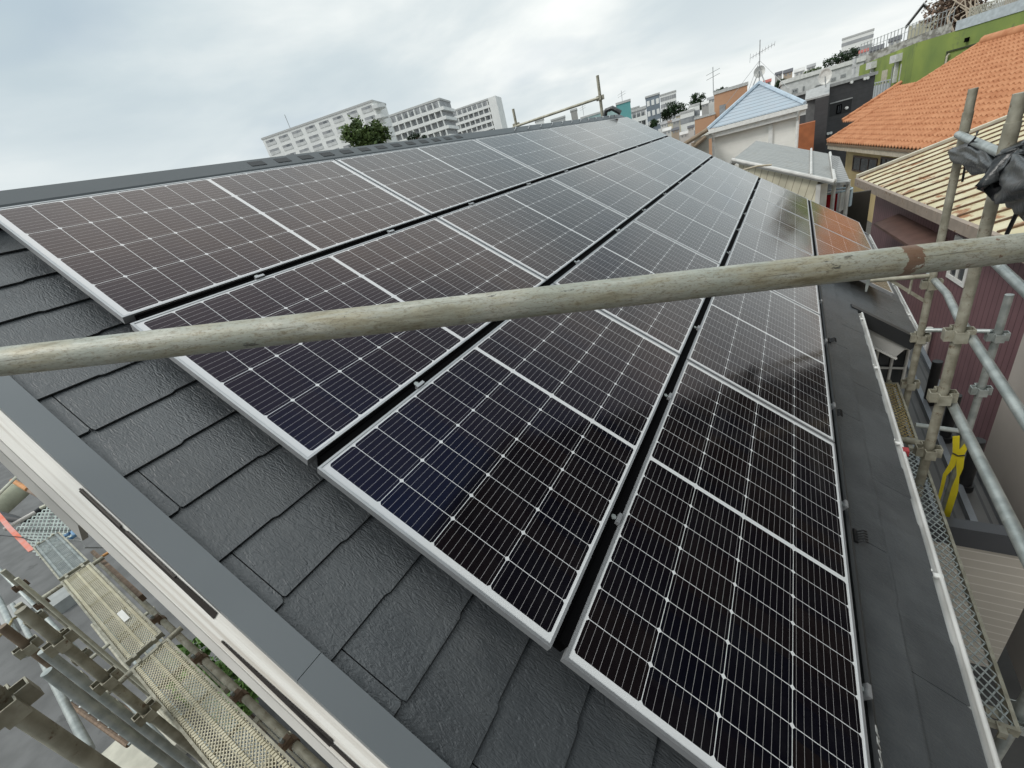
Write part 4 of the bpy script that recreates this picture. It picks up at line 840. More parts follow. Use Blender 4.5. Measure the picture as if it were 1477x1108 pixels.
# laundry on a round hanger
ln = thing('laundry_hanger', 'pale hanging laundry rack with a red towel and small white cloths beside the cream shed', 'laundry', at(1205, 277, 11.6))
H = at(1203, 276, 11.6)
mb = MB()
mb.path([H + Vector((0.3 * math.cos(t), 0.2 * math.sin(t), 0)) for t in [i * math.pi / 8 for i in range(17)]], 0.02, 6); mb.path([H + Vector((-.3, 0, 0)), H + Vector((0, 0, 0.25)), H + Vector((.3, 0, 0))], 0.012, 6); mb.build('ring', M('pale_blue_plastic', (0.5, 0.62, 0.68), 0.5), ln)
def cloth(dx, w, h, m, nm):
    mb = MB(); n = 8
    for i in range(n):
        x0, x1 = dx + w * i / n, dx + w * (i + 1) / n; y = lambda x: 0.05 * math.sin(x * 40)
        mb.slab([H + Vector((x0, y(x0), -0.02)), H + Vector((x1, y(x1), -0.02)), H + Vector((x1, y(x1) * 1.6, -h)), H + Vector((x0, y(x0) * 1.6, -h))], (0, 0.008, 0))
    mb.build(nm, m, ln)
cloth(-0.15, 0.22, 0.75, M('red_towel', (0.5, 0.015, 0.03), 0.9, scale=8), 'red_towel'); cloth(0.1, 0.1, 0.42, white, 'sock'); cloth(0.22, 0.1, 0.34, M('pale_blue_cloth', (0.5, 0.6, 0.66), 0.9), 'cloth'); cloth(-0.32, 0.14, 0.3, white, 'cloth')
# dark timber posts and fence beyond the laundry
mb = MB(); p0, p1 = at(1216, 300, 13), at(1252, 310, 13); ff = Fac(p0, p1)
ff.box(mb, 0, ff.W, GZ, p0.z + 0.3, -0.1, 0); tag(mb.build('dark_fence', M('dark_timber', (0.035, 0.03, 0.022), 0.8)), 'very dark board fence in shade between cream shed and maroon house', 'fence')
mb = MB(); p0 = at(1221, 262, 12.4); mb.tube(p0, (p0.x, p0.y, GZ), 0.05, 8); tag(mb.build('timber_post', M('grey_timber', (0.2, 0.19, 0.18), 0.8)), 'grey timber post standing in the dark gap beside the laundry', 'post')
# ---- white house with blue hipped roof
L_ = at(1021, 187, 26); R_ = at(1161, 147, 25.9); wh = thing('white_house', 'white two storey house with pale blue hipped metal roof', 'house', ((L_.x + R_.x) / 2, (L_.y + R_.y) / 2 + 2, GZ))
f = Fac(L_, R_); e_, n_ = f.e, f.n; zE = L_.z
wsid = stripes('off_white_siding', (0.88, 0.865, 0.81), (0.77, 0.75, 0.7), 0.45, 0.012, 2, rough=0.6, bump=0.2, col2=(0.82, 0.805, 0.75))
mb = MB(); f.box(mb, 0.18, f.W - 0.18, GZ, zE - 0.05, -7, -0.35); mb.build('wall', wsid, wh)
ap = at(1095, 121, (CAM - f.p(f.W * .5, -3.5, 0)).to_2d().length); cs = [f.p(0, 0, zE), f.p(f.W, 0, zE), f.p(f.W, -7.3, zE), f.p(0, -7.3, zE)]
blue = stripes('pale_blue_metal_roof', (0.33, 0.37, 0.41), (0.18, 0.21, 0.24), 0.36, 0.06, vec=tuple((f.n * -1).lerp(UPZ, 0.3).normalized()), rough=0.45, bump=0.6, col2=(0.32, 0.38, 0.43))
mb = MB()
for i in range(4): mb.quad(cs[i], cs[(i + 1) % 4], ap)
mb.quad(*[c for c in reversed(cs)])
wrf = mb.build('roof', blue, wh)
mb = MB(); mb.path([cs[0] + UPZ * .03, ap + UPZ * .05], 0.09, 6); mb.path([ap + UPZ * .05, cs[1] + UPZ * .03], 0.09, 6); mb.build('hip_cap', M('pale_blue_cap', (0.42, 0.5, 0.57), 0.45), wrf)
mb = MB(); f.box(mb, -0.1, f.W + 0.1, zE - 0.2, zE - 0.02, -0.02, 0.12); f.box(mb, -0.06, f.W + 0.06, zE - 0.42, zE - 0.2, -0.3, -0.02); mb.build('gutter', white, wh)
for a in (0.22, f.W - 0.22):
    mb = MB(); mb.path([f.p(a, 0.05, zE - 0.2), f.p(a, -0.22, zE - 0.6), f.p(a, -0.22, GZ)], 0.07, 8); mb.build('downpipe', white, wh)
for x, y in ((1066, 183), (1112, 169)):
    a, z = f.hit(x, y, -0.35); mb = MB(); f.box(mb, a - 0.16, a + 0.16, z - 0.18, z + 0.18, -0.35, -0.15); mb.build('vent_hood', M('vent_grey', (0.5, 0.49, 0.46), 0.5), wh)
a, z = f.hit(1112, 172, -0.35); mb = MB(); f.box(mb, a - 0.09, a + 0.09, GZ, z - 0.2, -0.35, -0.25); mb.build('pipe_cover', white, wh)
tv = thing('tv_antenna', 'tall TV antenna with white dish on the peak of the blue roof', 'antenna', ap)
thin = M('antenna_metal', (0.36, 0.37, 0.37), 0.5, 0.4)
zt_ = ap.z + 3.0
mb = MB(); mb.tube(ap, ap + UPZ * 1.85, 0.02, 8); mb.build('mast', thin, tv)
b0, b1 = ap + Vector((-.42, 0, 1.22)), ap + Vector((.62, 0.2, 1.5)); mb = MB(); mb.tube(b0, b1, 0.012, 6); mb.build('boom', thin, tv)
for i in range(9):
    c = b0.lerp(b1, i / 8); w = 0.34 if i == 0 else 0.17; mb = MB(); mb.tube(c + Vector((-.1 * w, w * .8, -w * .5)), c + Vector((.1 * w, -w * .8, w * .5)), 0.007, 5); mb.build('element', thin, tv)
mb = MB(); c = ap + UPZ * 0.52; nn = (CAM - c).normalized(); s_ = nn.cross(UPZ).normalized(); u_ = s_.cross(nn)
rings = [(0.02, -0.08), (0.12, -0.07), (0.2, -0.03), (0.26, 0.02)]
for (r0, h0), (r1, h1) in zip(rings, rings[1:]):
    for k in range(20):
        t0, t1 = k * math.pi / 10, (k + 1) * math.pi / 10; P = lambda r, t, h: c + s_ * (r * math.cos(t)) + u_ * (r * math.sin(t)) + nn * h
        mb.quad(P(r0, t0, h0), P(r0, t1, h0), P(r1, t1, h1), P(r1, t0, h1)); mb.quad(P(r0, t1, h0 - .015), P(r0, t0, h0 - .015), P(r1, t0, h1 - .015), P(r1, t1, h1 - .015))
mb.build('dish', M('dish_white', (0.74, 0.74, 0.7), 0.5), tv, smooth=True)
for dx, dy in ((-1.8, -.5), (1.3, -1), (-0.6, 0.8)):
    mb = MB(); mb.tube(ap + UPZ * 1.0, ap + Vector((dx, dy, -abs(dx) * .45)), 0.01, 5); mb.build('guy_wire', thin, tv)
mb = MB()
for dx in (-.3, .3): mb.path([ap + UPZ * .6, ap + Vector((dx, -.2, -.1))], 0.025, 6)
mb.build('tripod', thin, tv)
# greige shed left of the white house
p0, p1 = at(1001, 196, 23), at(1022, 189, 23); f = Fac(p0, p1); gs = thing('greige_shed', 'greige lean-to with a sloping brown beam at the left of the white house', 'shed', (p0.x, p0.y + 1, GZ))
mb = MB(); f.box(mb, 0, f.W, GZ, p0.z - .1, -3, 0); mb.build('wall', M('greige_wall', (0.36, 0.34, 0.29), 0.8, scale=3), gs)
for (x0, y0), (x1, y1), nm in (((984, 210), (1021, 187), 'roof_edge'), ((998, 214), (1018, 197), 'brace'), ((1000, 206), (1001, 224), 'post')):
    mb = MB(); mb.tube(at(x0, y0, 22.8), at(x1, y1, 22.8), 0.09, 8); mb.build(nm, M('brown_timber', (0.25, 0.19, 0.13), 0.8), gs)
# ---- black house, orange brown wall, grey block behind
L_ = at(1193, 126, 42); R_ = at(1263, 105.5, 43.5); f = Fac(L_, R_)
bh = thing('black_house', 'charcoal house with long flat roof and recessed dark window strip behind the orange roof', 'house', (L_.x + 2, L_.y + 4, GZ))
char = stripes('charcoal_siding', (0.05, 0.048, 0.05), (0.03, 0.03, 0.03), 0.3, 0.02, 2, rough=0.6, bump=0.3)
mb = MB(); f.box(mb, 0, f.W, GZ, L_.z - 0.05, -6, 0); mb.build('wall', char, bh)
mb = MB(); f.box(mb, -0.15, f.W + .1, L_.z - 0.05, L_.z + 0.14, -6, 0.1); mb.build('roof', M('grey_roof_edge', (0.36, 0.36, 0.35), 0.6), bh)
a0, z0 = f.hit(1196, 169); a1, z1 = f.hit(1229, 142); mb = MB(); f.box(mb, a0, a1, z0, z1, -0.2, 0.01); rc_ = mb.build('window_recess', M('recess_black', (0.008, 0.008, 0.009), 0.5), bh)
mb = MB(); f.box(mb, a0 - .05, a1, z1, z1 + 0.07, -0.1, 0.06); mb.build('recess_trim', M('grey_roof_edge', (0.36, 0.36, 0.35)), bh)
a2, z2 = f.hit(1206, 165); a3, z3 = f.hit(1214, 150); window(f, bh, a2, a3, z2, z3, blackm, darkglass, 0.06, 1, 0.02)
for x, y in ((1220, 156), (1227, 119), (1246, 114), (1250, 113), (1197, 192), (1193, 193)):
    a, z = f.hit(x, y); mb = MB(); c = f.p(a, 0.03, z); mb.tube(c, c + f.n * 0.12, 0.09, 10); mb.build('vent_cap', white, bh)
p0, p1 = at(1176, 144, 40), at(1196, 138, 40); g_ = Fac(p0, p1)
mb = MB(); zz_ = at(1175, 143, 40).z; g_.box(mb, 0, g_.W, GZ, zz_, -4, 0); mb.build('tower_wall', char, bh)
mb = MB(); g_.box(mb, -0.5, 0, GZ, zz_ + 0.05, -4, -0.6); mb.build('side_wall', M('mid_grey_wall', (0.13, 0.13, 0.13), 0.7), bh)
mb = MB(); mb.slab([g_.p(-0.6, -0.5, zz_ + .1), g_.p(g_.W, 0.1, zz_ + .1), g_.p(g_.W, -2.2, zz_ + .7), g_.p(-0.6, -2.2, zz_ + .6)], (0, 0, -0.1)); mb.build('tower_roof', M('grey_roof_edge', (0.36, 0.36, 0.35)), bh)
p0, p1 = at(1150, 184, 38), at(1176, 175, 38); g_ = Fac(p0, p1); mb = MB(); g_.box(mb, 0, g_.W, GZ, p1.z, -1, 0)
tag(mb.build('orange_wall', M('orange_brown_panel', (0.36, 0.115, 0.04), 0.6, scale=3)), 'orange brown wall panel between white house and charcoal house', 'wall')
L_ = at(1128, 122, 60); R_ = at(1246, 90, 60.5); f = Fac(L_, R_); gb = thing('grey_block', 'long pale grey flat roofed building behind the charcoal house', 'building', (L_.x + 4, L_.y + 5, GZ))
mb = MB(); f.box(mb, 0, f.W, GZ, L_.z, -8, 0); mb.build('wall', stripes('pale_grey_panel', (0.58, 0.585, 0.57), (0.42, 0.43, 0.42), 1.3, 0.06, 2, bump=0.2), gb)
mb = MB(); f.box(mb, -0.1, f.W + .1, L_.z, L_.z + 0.35, -8.1, 0.12); mb.build('parapet', M('pale_parapet', (0.7, 0.7, 0.67), 0.7), gb)
for x0, y0, x1, y1 in ((1142, 136, 1151, 127), (1157, 138, 1161, 124), (1175, 126, 1192, 120), (1156, 172, 1159, 158), (1198, 118, 1206, 111), (1212, 113, 1220, 106)):
    a0, z0 = f.hit(x0, y0); a1, z1 = f.hit(x1, y1); window(f, gb, a0, a1, z0, z1, M('grey_frame', (0.3, 0.31, 0.31), 0.5), darkglass, 0.12, 1)
ds = thing('satellite_dish', 'white satellite dish on the roof of the charcoal house', 'dish', at(1190, 124, 40))
c = at(1190, 110.5, 40); nn = (CAM - c).normalized(); s_ = nn.cross(UPZ).normalized(); u_ = s_.cross(nn); mb = MB()
for (r0, h0), (r1, h1) in zip([(0.02, -.1), (0.3, -.07), (0.45, 0)], [(0.3, -.07), (0.45, 0), (0.46, -.01)]):
    for k in range(18):
        t0, t1 = k * math.pi / 9, (k + 1) * math.pi / 9; P = lambda r, t, h: c + s_ * (r * .8 * math.cos(t)) + u_ * (r * math.sin(t)) + nn * h
        mb.quad(P(r0, t0, h0), P(r0, t1, h0), P(r1, t1, h1), P(r1, t0, h1))
mb.build('reflector', M('dish_white', (0.74, 0.74, 0.7), 0.5), ds); mb = MB(); mb.tube(c - nn * .1, at(1191, 126, 40), 0.035, 8); mb.build('mount', thin, ds)
# utility pole in front of the green building
p0 = at(1233, 85, 43); pe = at(1224, 165, 43); up_ = thing('white_pole', 'slim pale pole standing in front of the green building', 'pole', (p0.x, p0.y, GZ))
mb = MB(); mb.tube((p0.x, p0.y, GZ), p0, 0.1, 10); mb.build('shaft', M('pale_pole', (0.5, 0.51, 0.5), 0.6), up_)
for dz in (0.3, 0.9): mb = MB(); mb.box(p0.x - .11, p0.x + .11, p0.y - .1, p0.y + .1, p0.z - dz - .2, p0.z - dz); mb.build('junction_box', M('pale_pole', (0.5, 0.51, 0.5)), up_)
# ---- green building
G = at(1322, 62, 48); L_ = at(1240, 95, 57); R_ = at(1477, 15, 46); gn = thing('green_building', 'moss green building with balcony above the orange roof', 'building', (G.x + 2, G.y + 4, GZ))
green = M('moss_green_render', (0.24, 0.30, 0.07), 0.85, scale=0.7, col2=(0.15, 0.21, 0.06), contrast=(0.35, 0.65), dirt=((0.12, 0.15, 0.07), 0.6, 0.58), stretch=(1, 1, 0.45))
f1_ = Fac(L_, G); f2_ = Fac(G, R_)
mb = MB(); mb.slab([f1_.p(0, 0, GZ), f1_.p(f1_.W, 0, GZ), f1_.p(f1_.W, 0, G.z), f1_.p(0, 0, L_.z)], -f1_.n * 6); mb.build('side_wall', green, gn)
mb = MB(); mb.slab([f2_.p(0.002, 0, GZ), f2_.p(f2_.W + 6, 0, GZ), f2_.p(f2_.W + 6, 0, R_.z), f2_.p(0.002, 0, G.z)], -f2_.n * 6); mb.build('wall', green, gn)
mb = MB(); a_ = f2_.hit(1375, 60)[0]; zz_ = G.z + (R_.z - G.z) * a_ / f2_.W; mb.slab([f2_.p(a_, 0.05, zz_), f2_.p(f2_.W + 6, 0.05, R_.z), f2_.p(f2_.W + 6, 0.05, R_.z + .7), f2_.p(a_, 0.05, zz_ + .55)], -f2_.n * .5); mb.build('parapet', M('pale_blue_parapet', (0.45, 0.5, 0.52), 0.7), gn)
a, z = f2_.hit(1366, 74); mb = MB(); f2_.box(mb, a, f2_.W + 6, z - 0.08, z, 0, 0.09); f2_.box(mb, a, a + .07, z - 1.8, z - .08, 0, 0.09); mb.build('string_course', M('dark_green_trim', (0.05, 0.06, 0.03), 0.8), gn)
mb = MB(); mb.path([f2_.p(a + 0.22, 0.16, z - 0.18), f2_.p(a + 0.12, 0.16, z - 0.3), f2_.p(a + 0.1, 0.16, z - 2.6)], 0.06, 8); mb.build('downpipe', M('cream_pipe', (0.55, 0.5, 0.38), 0.6), gn)
a, z = f2_.hit(1381, 92); window(f2_, gn, a, a + 0.95, z - 0.9, z, white, darkglass, 0.08, 1)
a, z = f2_.hit(1396, 57); mb = MB(); f2_.box(mb, a - .08, a + .08, z - .12, z + .12, 0, 0.25); mb.build('lamp', blackm, gn)
for x0, y0, x1, y1, m, nm in ((1268, 140, 1281, 100, M('cream_door_wall', (0.5, 0.46, 0.36), 0.7), 'balcony_wall'), (1282, 137, 1289, 96, M('grey_door', (0.3, 0.3, 0.3), 0.6), 'door'), (1294, 133, 1301, 92, M('pale_door', (0.55, 0.55, 0.53), 0.6), 'door')):
    a0, z0 = f1_.hit(x0, y0); a1, z1 = f1_.hit(x1, y1); mb = MB(); f1_.box(mb, min(a0, a1), max(a0, a1), z0, z1, -0.1, 0.03); mb.build(nm, m, gn)
a0, z0 = f1_.hit(1262, 148); a1, z1 = f1_.hit(1304, 130); zb = f1_.hit(1300, 136)[1]
mb = MB(); f1_.box(mb, a0, a1, zb - 0.25, zb, 0, 1.0); bal = mb.build('balcony', green, gn)
for a in [a0 + (a1 - a0) * i / 10 for i in range(11)]: mb = MB(); f1_.box(mb, a - .04, a + .04, zb, zb + 1.15, 0.93, 1.0); mb.build('baluster', M('rail_grey', (0.36, 0.38, 0.38), 0.5), bal)
mb = MB(); f1_.box(mb, a0, a1, zb + 1.15, zb + 1.22, 0.92, 1.01); f1_.box(mb, a0, a1, zb + .1, zb + 1.0, 0.955, 0.975); mb.build('railing', M('rail_pale', (0.5, 0.54, 0.55), 0.4), bal)
for x, y in ((1261, 93), (1297, 83)):
    a, z = f1_.hit(x, y); mb = MB(); f1_.box(mb, a - .5, a + .5, z - .25, z + .25, 0, 0.4); f1_.box(mb, a - .12, a + .12, z - 1.6, z - .25, 0, 0.2); mb.build('rain_head', M('rain_head_white', (0.62, 0.62, 0.6), 0.6), gn)
# ================================================================ TREES AND PLANTS
leafm = M('leaf_green', (0.115, 0.165, 0.05), 0.55, scale=1.6, col2=(0.04, 0.065, 0.022), contrast=(0.35, 0.65), spec=0.3)
leafd = M('leaf_dark', (0.042, 0.075, 0.03), 0.6, scale=0.6, col2=(0.018, 0.034, 0.015), contrast=(0.35, 0.65), spec=0.25)
leafb = M('vine_brown', (0.24, 0.16, 0.115), 0.8, scale=2, col2=(0.12, 0.085, 0.06))
bark = M('bark', (0.11, 0.085, 0.06), 0.9, scale=4)
def crown(blobs, n, ls, seed, mat, parent, name='crown'):
    rn = random.Random(seed); mb = MB(); tot = sum(b[1] ** 2 for b in blobs)
    for c, r, sq in blobs:
        clumps = [(Vector((rn.gauss(0, 1), rn.gauss(0, 1), rn.gauss(0, 1))).normalized() * (r * rn.uniform(0.45, 1.0))) for _ in range(26)]
        for i in range(int(n * r * r / tot)):
            k = rn.choice(clumps); p = Vector(c) + Vector((k.x, k.y, k.z * sq)) + Vector((rn.gauss(0, 1), rn.gauss(0, 1), rn.gauss(0, 1) * sq)) * r * 0.17
            a = Vector((rn.gauss(0, 1), rn.gauss(0, 1), rn.gauss(0, .6))).normalized(); b = a.cross(Vector((rn.gauss(0, 1), rn.gauss(0, 1), rn.gauss(0, 1)))).normalized()
            s = ls * rn.uniform(0.6, 1.3)
            mb.quad(p - a * s, p + b * s * .55, p + a * s, p - b * s * .55)
    return mb.build(name, mat, parent)
def tree(label, blobs, n, ls, seed, mat, base, group=None, name='tree', rt=0.25):
    t = thing(name, label, 'tree', base, group); crown(blobs, n, ls, seed, mat, t)
    mb = MB(); c = Vector(blobs[0][0]); b = Vector(base); mb.path([b, b.lerp(c, 0.6), c], [rt, rt * .7, rt * .3], 8)
    for bb, r, _ in blobs: mb.path([b.lerp(c, 0.6), Vector(bb) * 0.8 + b.lerp(c, .6) * .2, Vector(bb)], [rt * .5, rt * .35, rt * .1], 6)
    mb.build('trunk', bark, t); return t
def pxs(px, D, x, y): d = ray(x, y); return px / FPX * D / math.hypot(d.x, d.y) * d.length / d.length * 1.0
P = [at(x, y, 34) for x, y in ((521, 197), (545, 196), (508, 193), (530, 207))]
tree('bushy broadleaf tree rising behind the ridge in front of the pale apartment block', [(P[0], 1.02, .95), (P[1], .9, .9), (P[2], .6, .9), (P[3], 1.0, .6)], 4200, 0.13, 5, leafm, (P[0].x, P[0].y, GZ), name='broadleaf_tree')
P = [at(x, y, 36) for x, y in ((600, 196), (592, 199), (611, 198))]
tree('small dark conifer tip just above the ridge beside the broadleaf tree', [(P[0], .33, .8), (P[1], .25, .5), (P[2], .25, .5)], 500, 0.07, 6, leafd, (P[0].x, P[0].y, GZ), name='conifer')
def far_tree(label, x, y, r, D, seed, extra=(), mat=leafd):
    k = D / math.hypot(ray(x, y).x, ray(x, y).y) / FPX; c = at(x, y, D)
    bl = [(c, r * k, .85)] + [(at(a, b, D), q * k, .85) for a, b, q in extra]
    tree(label, bl, 2600, r * k * 0.12, seed, mat, (c.x, c.y, hill(c.x, c.y)), 'trees in the distance', rt=r * k * .1)
far_tree('dark green tree clump beside the blue grey apartment block', 966, 160, 11, 190, 1, ((978, 157, 10), (957, 166, 8), (985, 162, 7)))
far_tree('rounded dark tree above the little white building', 1006, 145, 10, 200, 2, ((1003, 152, 8), (1010, 153, 7)))
far_tree('low dark bush at the foot of the blue grey apartment block', 943, 178, 6, 150, 3)
far_tree('flat topped tree peeking over the tan building', 1040, 131, 5, 150, 4, ((1046, 131, 4), (1034, 133, 4)))
far_tree('long dark hedge of trees on the hill below the white tower block', 1213, 84, 9, 120, 5, ((1225, 79, 9), (1201, 88, 8), (1235, 76, 7), (1192, 92, 6)))
far_tree('small dark tree left of the grey block on the hill', 1125, 121, 6, 75, 7, ((1131, 118, 5),))
far_tree('pale green shrub row on top of the grey block', 1180, 100, 4, 70, 8, ((1172, 102, 4), (1163, 106, 4)), leafm)
t = thing('vine_thicket', 'brown dried vine thicket with pale branches above the green building', 'thicket', at(1385, 40, 66))
c = [at(x, y, 66) for x, y in ((1380, 22), (1395, 12), (1372, 36), (1410, 26), (1385, -4), (1368, 10))]
crown([(p, 1.6, 1) for p in c], 4200, 0.16, 12, leafb, t, 'vines')
rn = random.Random(2)
for i in range(12):
    mb = MB(); a = at(1368 + rn.uniform(0, 30), 46, 64); mb.path([a, at(1365 + rn.uniform(0, 55), 25, 64), at(1360 + rn.uniform(0, 70), rn.uniform(-8, 10), 64)], [0.1, 0.07, 0.04], 6); mb.build('branch', M('pale_branch', (0.5, 0.42, 0.33), 0.8), t)
for i, (x, y, z) in enumerate(((270, 955, -6.0), (296, 985, -6.0), (340, 1010, -6.0), (318, 968, -6.2))):
    p = atz(x, y, z); tg = thing('shrub', ['bright green shrub seen far below between white board and walkway, upper left', 'bright green shrub far below the white board, second from the top', 'bright green shrub far below the white board, lowest', 'bright green shrub far below the white board, rightmost behind the olive pipe'][i], 'shrub', (p.x, p.y, GZ), 'shrubs on the ground below the gable')
    crown([(p, 0.33, .8)], 320, 0.075, 30 + i, M('bright_leaf', (0.13, 0.24, 0.05), 0.55, scale=5, col2=(0.07, 0.14, 0.03)), tg, 'foliage'); mb = MB(); mb.path([(p.x, p.y, GZ), p], [0.03, 0.015], 6); mb.build('stem', bark, tg)
# ================================================================ DISTANT BUILDINGS
apw = M('apartment_hazy_white', (0.78, 0.78, 0.75), 0.7, scale=0.3, col2=(0.72, 0.72, 0.7)); aps = M('balcony_shade', (0.36, 0.365, 0.37), 0.7, scale=0.5, col2=(0.27, 0.275, 0.28)); apg = M('far_glass', (0.13, 0.14, 0.15), 0.25, scale=0.4, col2=(0.3, 0.31, 0.32), contrast=(.45, .55)); rlg = M('balcony_rail', (0.62, 0.625, 0.61), 0.6, scale=.6)  # apartment white lightened to look hazy with distance
def block(name, label, cat, L_, R_, ztop, depth, mat, top=None, zb=None):
    f = Fac(L_, R_); t = thing(name, label, cat, f.p(f.W / 2, -depth / 2, GZ)); zb = GZ if zb is None else zb
    mb = MB(); f.box(mb, 0, f.W, zb, ztop, -depth, 0); mb.build('wall', mat, t)
    mb = MB(); h = top or 0.5; f.box(mb, -h * .3, f.W + h * .3, ztop, ztop + h, -depth - h * .3, h * .3); mb.build('roof', M('pale_roof_edge', (0.5, 0.5, 0.485), 0.7), t)
    return f, t
# left apartment block: grid of bays, each with its window and balcony front
A2 = at(536, 144, 180); A1 = atz(377, 199.4, A2.z)
f, t = block('apartment_building', 'long white apartment block at the left with a grid of balcony bays', 'building', A1, A2, A2.z - 0.6, 12, apw, 0.6)
nc, fh = 8, 3.05; bw = f.W / nc
for r in range(12):
    z1 = A2.z - 1.3 - r * fh
    for c in range(nc):
        a0, a1 = c * bw + bw * .17, (c + 1) * bw - bw * .13
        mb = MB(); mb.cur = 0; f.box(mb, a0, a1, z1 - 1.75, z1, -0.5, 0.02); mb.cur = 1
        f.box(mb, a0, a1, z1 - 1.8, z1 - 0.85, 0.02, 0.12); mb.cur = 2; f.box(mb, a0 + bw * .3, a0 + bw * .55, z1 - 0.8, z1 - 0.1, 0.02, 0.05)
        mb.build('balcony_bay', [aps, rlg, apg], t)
for r in range(12):
    z1 = A2.z - 1.0 - r * fh; mb = MB(); cx_ = f.W + 1.6; pts = [f.p(f.W - .5, 0.5 - 0, z1 - 1.7)] + [f.p(f.W + 2.6 * math.sin(k * math.pi / 8) + .4, -2.5 + 2.8 * math.cos(k * math.pi / 8), z1 - 1.7) for k in range(9)] + [f.p(f.W - .5, -6, z1 - 1.7)]
    mb.slab(pts, (0, 0, 1.1)); mb.build('round_balcony', apw, t)
mb = MB(); mb.tube(f.p(bw * 1.9, -3, A2.z), f.p(bw * 1.9, -3, A2.z + 5), 0.12, 6); mb.build('aerial', thin, t)
# middle and right blocks: bands of balconies
def bands(name, label, L_, R_, zt, depth, rows, fh, nc, wrap=True):
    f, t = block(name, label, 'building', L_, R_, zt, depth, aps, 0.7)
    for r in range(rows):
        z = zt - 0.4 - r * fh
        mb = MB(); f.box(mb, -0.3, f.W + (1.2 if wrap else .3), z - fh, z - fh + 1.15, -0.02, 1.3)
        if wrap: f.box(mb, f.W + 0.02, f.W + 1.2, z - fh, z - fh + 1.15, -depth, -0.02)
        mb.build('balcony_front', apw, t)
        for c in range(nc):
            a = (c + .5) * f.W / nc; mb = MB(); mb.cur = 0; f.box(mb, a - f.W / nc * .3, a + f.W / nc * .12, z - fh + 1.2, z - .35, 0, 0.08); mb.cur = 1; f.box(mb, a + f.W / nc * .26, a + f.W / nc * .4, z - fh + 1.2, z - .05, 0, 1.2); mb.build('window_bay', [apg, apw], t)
    return f, t
A2 = at(634, 144, 205); A1 = atz(556, 171, A2.z); bands('apartment_building', 'middle white apartment block with dark horizontal balcony bands', A1, A2, A2.z, 14, 11, 3.35, 9)
A2 = at(704, 144, 255); A1 = atz(646, 164, A2.z); f, t = bands('apartment_building', 'right white apartment block with small balcony bays and a plain end wall', A1, A2, A2.z, 5, 12, 3.1, 8, False)
mb = MB(); f.box(mb, f.W + 0.4, f.W + 4.5, GZ, A2.z + .5, -10, 1.4); mb.build('end_wall', apw, t)
teal = M('teal_panel', (0.12, 0.34, 0.34), 0.7, scale=.3, col2=(0.1, 0.3, 0.3)); tealp = M('pale_teal_panel', (0.36, 0.5, 0.49), 0.7, scale=.3)
L_, R_ = at(889, 152, 130), at(909, 147.5, 130); block('teal_building', 'square teal sheeted building standing behind the far tip of the ridge', 'building', L_, R_, L_.z, 8, teal)
L_, R_ = at(838, 172, 150), at(889, 156, 150); block('teal_hall', 'long low pale teal hall left of the square teal building', 'building', L_, R_, L_.z, 10, tealp)
L_, R_ = at(823, 161, 160), at(832, 158, 160); block('grey_tower', 'small grey tower left of the long pale teal hall', 'building', L_, R_, L_.z, 6, M('far_grey', (0.34, 0.33, 0.31), 0.8))
L_, R_ = at(772, 176, 150), at(784, 172, 150); block('white_building', 'small white building between the two posts beyond the ridge', 'building', L_, R_, L_.z, 6, apw)
L_, R_ = at(795, 175, 170), at(815, 169, 170); block('low_building', 'low grey building right of the small white one beyond the ridge', 'building', L_, R_, L_.z, 6, M('far_pale_grey', (0.45, 0.46, 0.45), 0.8))
def grid(f, t, zt, nr, nc, fh, ww, wh, m=apg, off=0.5):
    for r in range(nr):
        for c in range(nc):
            a = (c + .5) * f.W / nc; z = zt - off - r * fh; mb = MB(); f.box(mb, a - ww / 2, a + ww / 2, z - wh, z, -.05, .06); mb.build('window', m, t)
L_, R_ = at(931, 142, 175), at(951, 136, 175); f, t = block('blue_grey_building', 'tall blue grey apartment tower right of the ridge tip', 'building', L_, R_, L_.z, 12, M('blue_grey_panel', (0.2, 0.235, 0.27), 0.7, scale=.4)); grid(f, t, L_.z, 5, 3, 3, 0.9, 1.5, apw, 1)
L_, R_ = at(952, 139, 210), at(975, 133, 210); f, t = block('grid_building', 'pale grid fronted tower just right of the blue grey tower', 'building', L_, R_, L_.z, 12, apw); grid(f, t, L_.z, 5, 7, 2.3, 0.75, 1.3, aps, .7)
L_, R_ = at(906, 164, 150), at(931, 155, 150); bands('low_apartments', 'low apartment row with white balcony fronts left of the blue grey tower', L_, R_, L_.z, 8, 4, 2.4, 4, False)
L_, R_ = at(904, 160, 210), at(922, 153, 210); block('far_block', 'very pale distant block behind the low apartment row', 'building', L_, R_, L_.z, 8, M('hazy_block', (0.55, 0.55, 0.54), 0.8))
L_, R_ = at(981, 165, 120), at(1001, 157, 120); f, t = block('white_flats', 'white flats with small dark windows left of the tan building', 'building', L_, R_, L_.z, 8, white, .4); grid(f, t, L_.z, 3, 3, 3, 1.1, 1.1, apg, 1.0)
L_, R_ = at(994, 155, 125), at(1009, 152, 125); f, t = block('white_flats', 'taller white flats with two windows behind the lower white flats', 'building', L_, R_, L_.z, 8, white, .4); grid(f, t, L_.z, 3, 2, 3, 1.2, 1.1, apg, 1.0)
tan = M('tan_render', (0.47, 0.27, 0.16), 0.8, scale=.3, col2=(0.43, 0.24, 0.145))
L_, R_ = at(1030, 137, 62), at(1078, 121, 62); f, t = block('tan_building', 'tan orange building standing behind the white house', 'building', L_, R_, L_.z, 9, tan, .3); grid(f, t, L_.z, 1, 2, 3, 0.6, 1.2, apg, 1.2)
L_, R_ = at(1002, 173, 55), at(1031, 160, 55); f, t = block('tan_wing', 'low tan orange wing left of the tan building', 'building', L_, R_, L_.z, 8, tan, .2)
